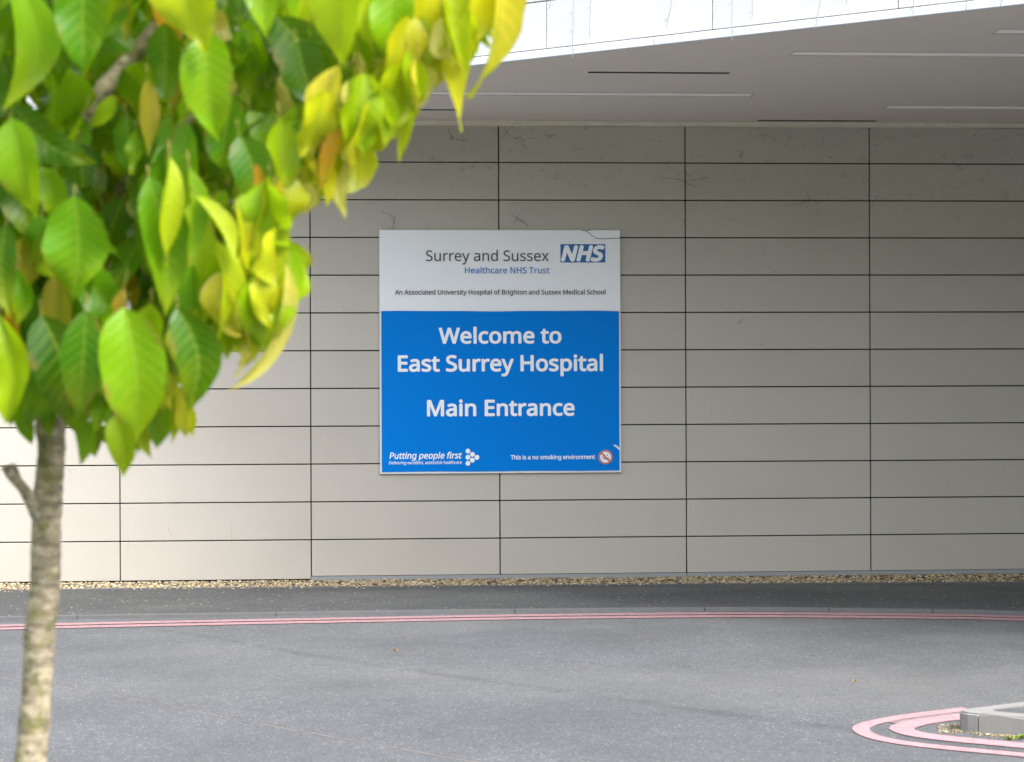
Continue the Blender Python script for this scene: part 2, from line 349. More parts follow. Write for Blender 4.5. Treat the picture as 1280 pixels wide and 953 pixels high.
for a, b in zip(cuts[:-1], cuts[1:]):
    o_ = [p.copy() for p in KO[a:b+1]]; i_ = [p.copy() for p in KN[a:b+1]]
    for seq in (o_, i_):
        e = (seq[-1]-seq[-2]); seq[-1] = seq[-1]-e.normalized()*min(.007, e.length*.4)
    bm = bmesh.new(); A_, B_ = [], []
    for z, R in ((-.15, A_), (hi, B_)):
        R.append([bm.verts.new((p.x, p.y, z)) for p in o_]); R.append([bm.verts.new((p.x, p.y, z)) for p in i_])
    (a0, a1), (b0, b1) = A_, B_; n = len(o_)
    for k in range(n-1):
        bm.faces.new((b0[k], b0[k+1], b1[k+1], b1[k])); bm.faces.new((a0[k], a0[k+1], b0[k+1], b0[k])); bm.faces.new((a1[k], a1[k+1], b1[k+1], b1[k]))
    bm.faces.new((a0[0], b0[0], b1[0], a1[0])); bm.faces.new((a0[-1], b0[-1], b1[-1], a1[-1]))
    arris = [e for k in range(n-1) for e in b0[k].link_edges if e.other_vert(b0[k]) is b0[k+1]]
    bmesh.ops.bevel(bm, geom=arris, offset=.009, segments=3, affect='EDGES', clamp_overlap=True)
    bmesh.ops.recalc_face_normals(bm, faces=bm.faces)
    obj('kerb_stone', bm, MAT['kerb'], isl)
bm = bmesh.new(); lst = [(p.x, p.y) for p in KN]; cxm = sum(p[0] for p in lst)/len(lst)
vs = [bm.verts.new((x, y, hi-.006)) for x, y in lst]; bm.faces.new(vs[::-1]); bmesh.ops.triangulate(bm, faces=bm.faces); bmesh.ops.recalc_face_normals(bm, faces=bm.faces)
for f_ in bm.faces:
    if f_.normal.z < 0: f_.normal_flip()
obj('infill', bm, MAT['island'], isl)

# gravel bed and its stones
bm = bmesh.new(); box(bm, -10, 14, -1.15, .25, -.2, -.025); tag(obj('gravel_bed', bm, MAT['soil']), kind='structure')
ico = bmesh.new(); bmesh.ops.create_icosphere(ico, subdivisions=1, radius=1); iv = np.array([v.co[:] for v in ico.verts]); itri = np.array([[v.index for v in f.verts] for f in ico.faces]); ico.free()
def scatter(name, n, place, size, palette, z):
    V = []; F = []; T = []; k = 0
    for _ in range(n):
        x, y = place(); s = size(); c = palette[rng.integers(len(palette))]; c = np.array(c)*np.array([1.08, 1, .82])*rng.uniform(.6, 1.05)
        a = rng.uniform(0, 6.28); R = np.array([[math.cos(a), -math.sin(a), 0], [math.sin(a), math.cos(a), 0], [0, 0, 1]])
        p = (iv*(1+rng.uniform(-.2, .2, iv.shape)))*np.array([1.25, .85, .62])*s; p = p@R.T+np.array([x, y, z+s*rng.uniform(.15, .75)])
        V.append(p); F.append(itri+k); T += [(*np.clip(c, 0, 1), 1)]*len(iv); k += len(iv)
    me = bpy.data.meshes.new(name); me.from_pydata(np.concatenate(V).tolist(), [], np.concatenate(F).tolist())
    ca = me.color_attributes.new('tint', 'FLOAT_COLOR', 'POINT'); ca.data.foreach_set('color', np.array(T, dtype=np.float32).ravel())
    return link(name, me, MAT['gravel'], smooth=True)
pal = [(.50, .40, .26), (.42, .34, .22), (.60, .54, .42), (.34, .27, .18), (.55, .47, .30), (.30, .29, .27), (.62, .60, .54)]
bx_ = np.array([b[0] for b in back]); by_ = np.array([b[1] for b in back])
def pg():
    x = rng.uniform(-3.4, 8.2); return x, rng.uniform(np.interp(x, bx_, by_)+.03+.03*math.sin(x*7), .03)
tag(scatter('gravel', 11500, pg, lambda: rng.uniform(.006, .015), pal, -.028), kind='stuff')
tag(scatter('gravel', 260, lambda: (rng.uniform(-3, 8), rng.normal(-.70, .04)), lambda: rng.uniform(.005, .010), pal, .001), kind='stuff')
def pk():
    u = rng.uniform(1197, 1330); q = on_z(u, float(np.interp(u, [1197, 1204, 1216, 1240, 1280, 1330], [905, 911, 915.5, 918, 921.5, 926])), ZR); return q.x-.01, q.y-abs(rng.normal(0, .03))-.004
def pk2():
    if rng.random() < .35: q = on_z(rng.uniform(1172, 1204), rng.uniform(906, 917), ZR); return q.x, q.y
    return pk()
tag(scatter('grit', 420, pk2, lambda: rng.uniform(.002, .0065), [(.50, .42, .28), (.34, .28, .18), (.25, .22, .15), (.62, .60, .55), (.30, .25, .10)], ZR), kind='stuff')

# small weeds in the gutter of the island, fallen leaf, loose chips
def weed(x, y, s, label):
    bm = bmesh.new()
    for i in range(26):
        a = random.uniform(0, 6.28); t = random.uniform(.1, .95); L = s*random.uniform(.5, 1); w = L*.32
        d = Vector((math.cos(a)*math.cos(t), math.sin(a)*math.cos(t), math.sin(t))); sd = Vector((-math.sin(a), math.cos(a), 0)); up = Vector((0, 0, L*.14))
        b = Vector((x, y, ZR))+Vector((random.gauss(0, s*.35), random.gauss(0, s*.2), 0))
        v = [bm.verts.new(p) for p in (b, b+d*L*.5+sd*w+up, b+d*L, b+d*L*.5-sd*w+up)]; bm.faces.new(v)
    tag(obj('weed', bm, MAT['weed']), label, 'weed', 'weeds in the island gutter')
p = on_z(1263, 925, ZR); weed(p.x, p.y, .026, 'bright green weed tuft at foot of pale island kerb')
p = on_z(1278, 924, ZR); weed(p.x, p.y+.01, .03, 'olive weed tuft at the right picture edge beside the island kerb')
p = on_z(1200, 912, ZR); weed(p.x, p.y, .014, 'tiny mossy weed tuft at the rounded nose of the island kerb')
def litter(u, v, s, label):
    p = on_z(u, v, ZR); bm = bmesh.new(); k = 10; vs = []
    a0 = random.uniform(0, 6)
    for i in range(k):
        a = 2*math.pi*i/k; r = s*(1 if i % 2 else .82)*(1.3 if i == 0 else 1)
        vs.append(bm.verts.new((p.x+r*math.cos(a+a0)*1.4, p.y+r*math.sin(a+a0), ZR+.008+.006*math.cos(a*2))))
    c = bm.verts.new((p.x, p.y, ZR+.005))
    for i in range(k): bm.faces.new((c, vs[i], vs[(i+1) % k]))
    bmesh.ops.solidify(bm, geom=list(bm.faces), thickness=.001)
    tag(obj('fallen_leaf', bm, MAT['litter']), label, 'fallen leaf', 'small leaves on the road')
litter(495, 814, .012, 'small yellow fallen leaf on the road below the sign')
litter(1068, 853, .008, 'tiny tan fallen leaf on the road left of the island')
litter(800, 797, .006, 'tiny pale leaf scrap on the road right of the sign')

# ================================================================== HOSPITAL BUILDING
B = empty('hospital_building', 'pale panelled hospital wall under a deep white fronted entrance canopy', 'building')
JW = .0048; XL, XR = -6, 9
bm = bmesh.new()
for k in range(XL, XR):
    for j in range(12):
        x0, x1 = k*1.5+JW, (k+1)*1.5-JW; z0, z1 = j*.3+JW, (j+1)*.3-JW
        if j == 0: z0 = .012 if k >= 1 else -.010
        if j == 11: z1 = 3.592
        t = rng.normal(0, .0009, 2)
        vs = box(bm, x0, x1, 0.0, .03, z0, z1)
        for v in vs: v.co.y += t[0] if v.co.z > (z0+z1)/2 else t[1]
bevel(bm, .0022, 1); cl = obj('cladding', bm, MAT['clad'], B)
bm = bmesh.new(); box(bm, XL*1.5, XR*1.5, .034, .3, -.1, 3.6); obj('backing_wall', bm, MAT['dark'], B)
bm = bmesh.new()                                                                     # grey base trim, from the second joint rightwards
for a, b in ((1.5, 4.497), (4.503, 7.5), (7.506, 13.5)):
    box(bm, a, b, -.012, -.004, -.020, .010); box(bm, a, b, -.006, .03, -.060, -.021)
obj('base_trim', bm, MAT['metal'], B)
# canopy outline in plan; its front runs diagonally away from the wall
Z0 = 3.63
E0 = on_z(1280, 5, Z0); E1 = on_z(570, 84, Z0); ed = (E0-E1); ed.z = 0; ed.normalize(); en = Vector((ed.y, -ed.x, 0))   # en points out, to the road
A = E1-ed*((E1.y-0.0)/ed.y); Bp = E1+ed*22
plan = [(A.x, A.y-.0), (Bp.x, Bp.y), (Bp.x, 3), (A.x, 3)]
def in_soffit(u0, u1, v, w): a = on_z(u0, v, Z0); b = on_z(u1, v, Z0); return (a.x, b.x, (a.y+b.y)/2-w/2, (a.y+b.y)/2+w/2)
yA, yB, yC, yD = -1.40, -3.0, -.97, -3.71
f = lambda u, v: on_z(u, v, Z0)
strips = [(f(940, 119).x-3.6, f(940, 119).x, f(940, 119).y, 'light'), (f(990, 67).x, f(990, 67).x+3.6, f(990, 67).y, 'light'), (f(1108, 134).x, f(1108, 134).x+3.6, f(1108, 134).y, 'light'),
          (f(1245, 39.5).x, f(1245, 39.5).x+3.6, f(1245, 39.5).y, 'light'), (f(572, 152).x-3.6, f(572, 152).x, f(572, 152).y-.01, 'light'),
          (f(736, 90.5).x, f(912, 90.5).x, f(800, 90.8).y, 'slot'), (f(575, 137).x-1, f(575, 137).x, f(575, 137.5).y, 'slot'), (f(940, 157).x, f(1085, 157).x, -.10, 'slot')]
loops = [[(p[0], p[1]) for p in [(A.x, A.y), (Bp.x, Bp.y), (Bp.x, .25), (A.x, .25)]]]
def poly_clip(x0, y):      # keep a strip's far end behind the canopy front
    return max(x0, A.x+(y-A.y)/ed.y*ed.x+.35)
cells = []
for x0, x1, y, kd in strips:
    w = .13 if kd == 'light' else .028
    x0 = poly_clip(x0, y-w); cells.append((x0, x1, y-w/2, y+w/2, kd)); loops.append([(x0, y-w/2), (x0, y+w/2), (x1, y+w/2), (x1, y-w/2)])
me = flat_fill(loops, 0.0); 
for v in me.vertices: v.co.z = Z0
# gentle unevenness of the plaster comes from the material only
link('soffit', me, MAT['soffit'], B)
for x0, x1, y0, y1, kd in cells:
    if kd == 'light':
        bm = bmesh.new(); d = .035
        for q in (((x0, y0), (x1, y0)), ((x1, y0), (x1, y1)), ((x1, y1), (x0, y1)), ((x0, y1), (x0, y0))):
            (a, b), (c, e) = q; vs = [bm.verts.new(p) for p in ((a, b, Z0-.003), (c, e, Z0-.003), (c, e, Z0+d), (a, b, Z0+d))]; bm.faces.new(vs)
        t = .004
        box(bm, x0-t, x1+t, y0-t, y0-.0005, Z0-.004, Z0-.0005); box(bm, x0-t, x1+t, y1+.0005, y1+t, Z0-.004, Z0-.0005)
        box(bm, x0-t, x0-.0005, y0, y1, Z0-.004, Z0-.0005); box(bm, x1+.0005, x1+t, y0, y1, Z0-.004, Z0-.0005)
        fr = obj('strip_light', bm, MAT['frame'], B)
        bm = bmesh.new(); box(bm, x0+.002, x1-.002, y0+.002, y1-.002, Z0+.003, Z0+.012); obj('diffuser', bm, MAT['diff'], fr)
    else:
        bm = bmesh.new(); box(bm, x0-.006, x1+.006, y0-.006, y1+.006, Z0+.02, Z0+.06)
        box(bm, x0-.006, x1+.006, y0-.006, y0-.0005, Z0-.003, Z0-.0005); box(bm, x0-.006, x1+.006, y1+.0005, y1+.006, Z0-.003, Z0-.0005)
        obj('slot_vent', bm, MAT['slot'], B)
# plaster bead between wall and soffit, a little wavy
bm = bmesh.new(); N = 160; x0, x1 = A.x+.05, 13.4; rows = []
for i in range(N+1):
    x = x0+(x1-x0)*i/N; w = .006*math.sin(x*1.9)+.004*math.sin(x*5.3+1)+random.uniform(-.0015, .0015)
    rows.append([bm.verts.new(p) for p in ((x, -.012, 3.590+w*.5), (x, -.030+w, 3.602+w*.5), (x, -.040+w, Z0-.002), (x, .02, Z0-.002), (x, .033, 3.594))])
for a, b in zip(rows[:-1], rows[1:]):
    for k in range(5): bm.faces.new((a[k], b[k], b[(k+1) % 5], a[(k+1) % 5]))
obj('plaster_bead', bm, MAT['trimc'], B)
# upper storey above the canopy
bm = bmesh.new(); prism(bm, [(A.x-en.x*-.0, .3), (A.x+ed.x*.1-en.x*.12, A.y+ed.y*.1-en.y*.12), (Bp.x-en.x*.12, Bp.y-en.y*.12), (Bp.x, 12), (-9, 12), (-9, .3)], Z0+.12, 5.6)
obj('upper_storey', bm, MAT['upper'], B)
bm = bmesh.new(); box(bm, -9, A.x-.02, 0, .29, 3.62, 5.6); obj('upper_wall', bm, MAT['upper'], B)
bm = bmesh.new(); box(bm, 13.5, 13.8, -9.0, .3, -.1, 3.62); obj('shading_end_wall', bm, MAT['upper'], B)  # unseen wall at the right, added to darken the space under the canopy
# fascia: drip edge and white panels with joints
def seg_box(bm, s0, s1, d0, d1, z0, z1):
    P = [A+ed*s0+en*d0, A+ed*s1+en*d0, A+ed*s1+en*d1, A+ed*s0+en*d1]
    a = [bm.verts.new((p.x, p.y, z0)) for p in P]; b = [bm.verts.new((p.x, p.y, z1)) for p in P]
    bm.faces.new(a); bm.faces.new(b[::-1])
    for i in range(4): bm.faces.new((a[i], b[i], b[(i+1) % 4], a[(i+1) % 4]))
def edge_s(u, v, d=0.0):      # distance along the canopy front under an image column, on the vertical front plane
    r = ray(u, v); P0 = A+en*d; t = (P0-CAM).dot(en)/r.dot(en); h = CAM+r*t; return (h-A).dot(ed), h.z
lipj = [0]+[edge_s(818, 50)[0]+k*(edge_s(1208, 10)[0]-edge_s(818, 50)[0]) for k in range(-2, 6)]; lipj = [s for s in lipj if s >= 0]+[21.9]
bm = bmesh.new()
for a, b in zip(lipj[:-1], lipj[1:]): seg_box(bm, a+.002, b-.002, -.02, .014, Z0-.004, Z0+.047)
bevel(bm, .003); bmesh.ops.recalc_face_normals(bm, faces=bm.faces); obj('drip_edge', bm, MAT['lip'], B)
js = sorted([edge_s(683, 60)[0], edge_s(890.5, 38)[0], edge_s(1122.5, 11)[0]]); step = (js[2]-js[0])/2
J = [js[0]-step*k for k in range(4, 0, -1) if js[0]-step*k > .1]+js+[js[2]+step*k for k in range(1, 12)]; J = [0]+[s for s in J if s < 21.8]+[21.9]
zj = edge_s(650, 5.5)[1]
levels = [Z0+.053, zj, zj+.85, zj+1.7]
bm = bmesh.new()
for a, b in zip(J[:-1], J[1:]):
    for z0, z1 in zip(levels[:-1], levels[1:]): seg_box(bm, a+.003, b-.003, -.02, .0, z0+.004, z1-.004)
bevel(bm, .002); bmesh.ops.recalc_face_normals(bm, faces=bm.faces); obj('fascia_panels', bm, MAT['white'], B)
bm = bmesh.new(); seg_box(bm, 0, 21.9, -.11, -.023, Z0+.05, 5.6); bmesh.ops.recalc_face_normals(bm, faces=bm.faces); obj('fascia_backing', bm, MAT['dark'], B)

# icicle light string hanging in front of the fascia
LS = empty('icicle_light_string', 'thin cable light string dangling in short strands over the white fascia', 'light string')
strands = [(648, 48), (691, 11), (716.5, 72), (738, 48), (840, 33), (914.5, 51), (941, 25), (1024, 36), (1057, 5), (1141, 22), (1256, 9)]
zt = zj+.42; zb = []
main = []
for i, (u, v) in enumerate(strands):
    s, z = edge_s(u, v, .03); bm = bmesh.new(); pts = []; N = 14; sw = random.uniform(-.012, .012)
    top = A+ed*s+en*.03; main.append((s, top))
    for k in range(N+1):
        t = k/N; zz = zt+(z-zt)*t; off = ed*(sw*math.sin(t*5)*.6+random.uniform(-.004, .004)+(-.03*(t-.8)*5 if t > .8 and i % 3 == 1 else 0))
        pts.append(Vector((top.x, top.y, zz))+off)
    tube(bm, spline(pts, 3), .0021, 5); st = obj('strand', bm, MAT['wire'], LS)
    for k in range(1, N+1, 3 if i % 2 else 2):
        bm = bmesh.new()
        p = pts[k]; sgn = random.choice((-1, 1)); q = p+ed*sgn*.026+Vector((0, 0, -.012))
        tube(bm, [p, (p+q)/2, q], [.0022, .0028, .0024], 5)
        obj('lamp_nub', bm, MAT['nub'], st)
bm = bmesh.new(); mp = []
ss = np.linspace(main[0][0]-1.5, main[-1][0]+2, 60)
for s in ss: p = A+ed*float(s)+en*.03; mp.append(Vector((p.x, p.y, zt+.006*math.sin(s*6))))
tube(bm, mp, .003, 5); obj('supply_cable', bm, MAT['wire'], LS)

# ================================================================== SIGN
YS = -.030
def sp(u, v): p = on_y(u, v, YS-.008); return p.x, p.z
(sx0, sz1), (sx1, sz0) = sp(473.8, 287.3), sp(776.7, 590.8)
SG = empty('entrance_sign', 'square blue and white hospital welcome sign fixed to the panelled wall', 'sign')
SG.location = (0, 0, 0)
bm = bmesh.new(); box(bm, sx0, sx1, YS, -.004, sz0, sz1); bevel(bm, .003, 2); obj('sign_panel', bm, MAT['s_edge'], SG)
def plate(name, x0, x1, z0, z1, y, mat, parent, wav=0.0):
    bm = bmesh.new(); N = 40; vs = []
    for i in range(N+1):
        t = i/N; x = x0+(x1-x0)*t
        zt_ = z1+wav*(math.sin(t*9+.5)+.6*math.sin(t*23)+.5*math.sin(t*4)); zb_ = z0-wav*.5*math.sin(t*14+2)
        vs.append([bm.verts.new(p) for p in ((x, y, zb_), (x, y, zt_), (x, y+.0015, zt_), (x, y+.0015, zb_))])
    for a, b in zip(vs[:-1], vs[1:]):
        for k in range(4): bm.faces.new((a[k], b[k], b[(k+1) % 4], a[(k+1) % 4]))
    bm.faces.new(vs[0]); bm.faces.new(vs[-1][::-1]); bmesh.ops.recalc_face_normals(bm, faces=bm.faces)
    return obj(name, bm, mat, parent)
bt = sp(600, 389.2)[1]
plate('white_face', sx0+.004, sx1-.004, bt+.004, sz1-.004, YS-.0022, MAT['s_white'], SG)
plate('blue_face', sx0+.015, sx1-.014, sz0+.016, bt, YS-.0045, MAT['s_blue'], SG, .0022)
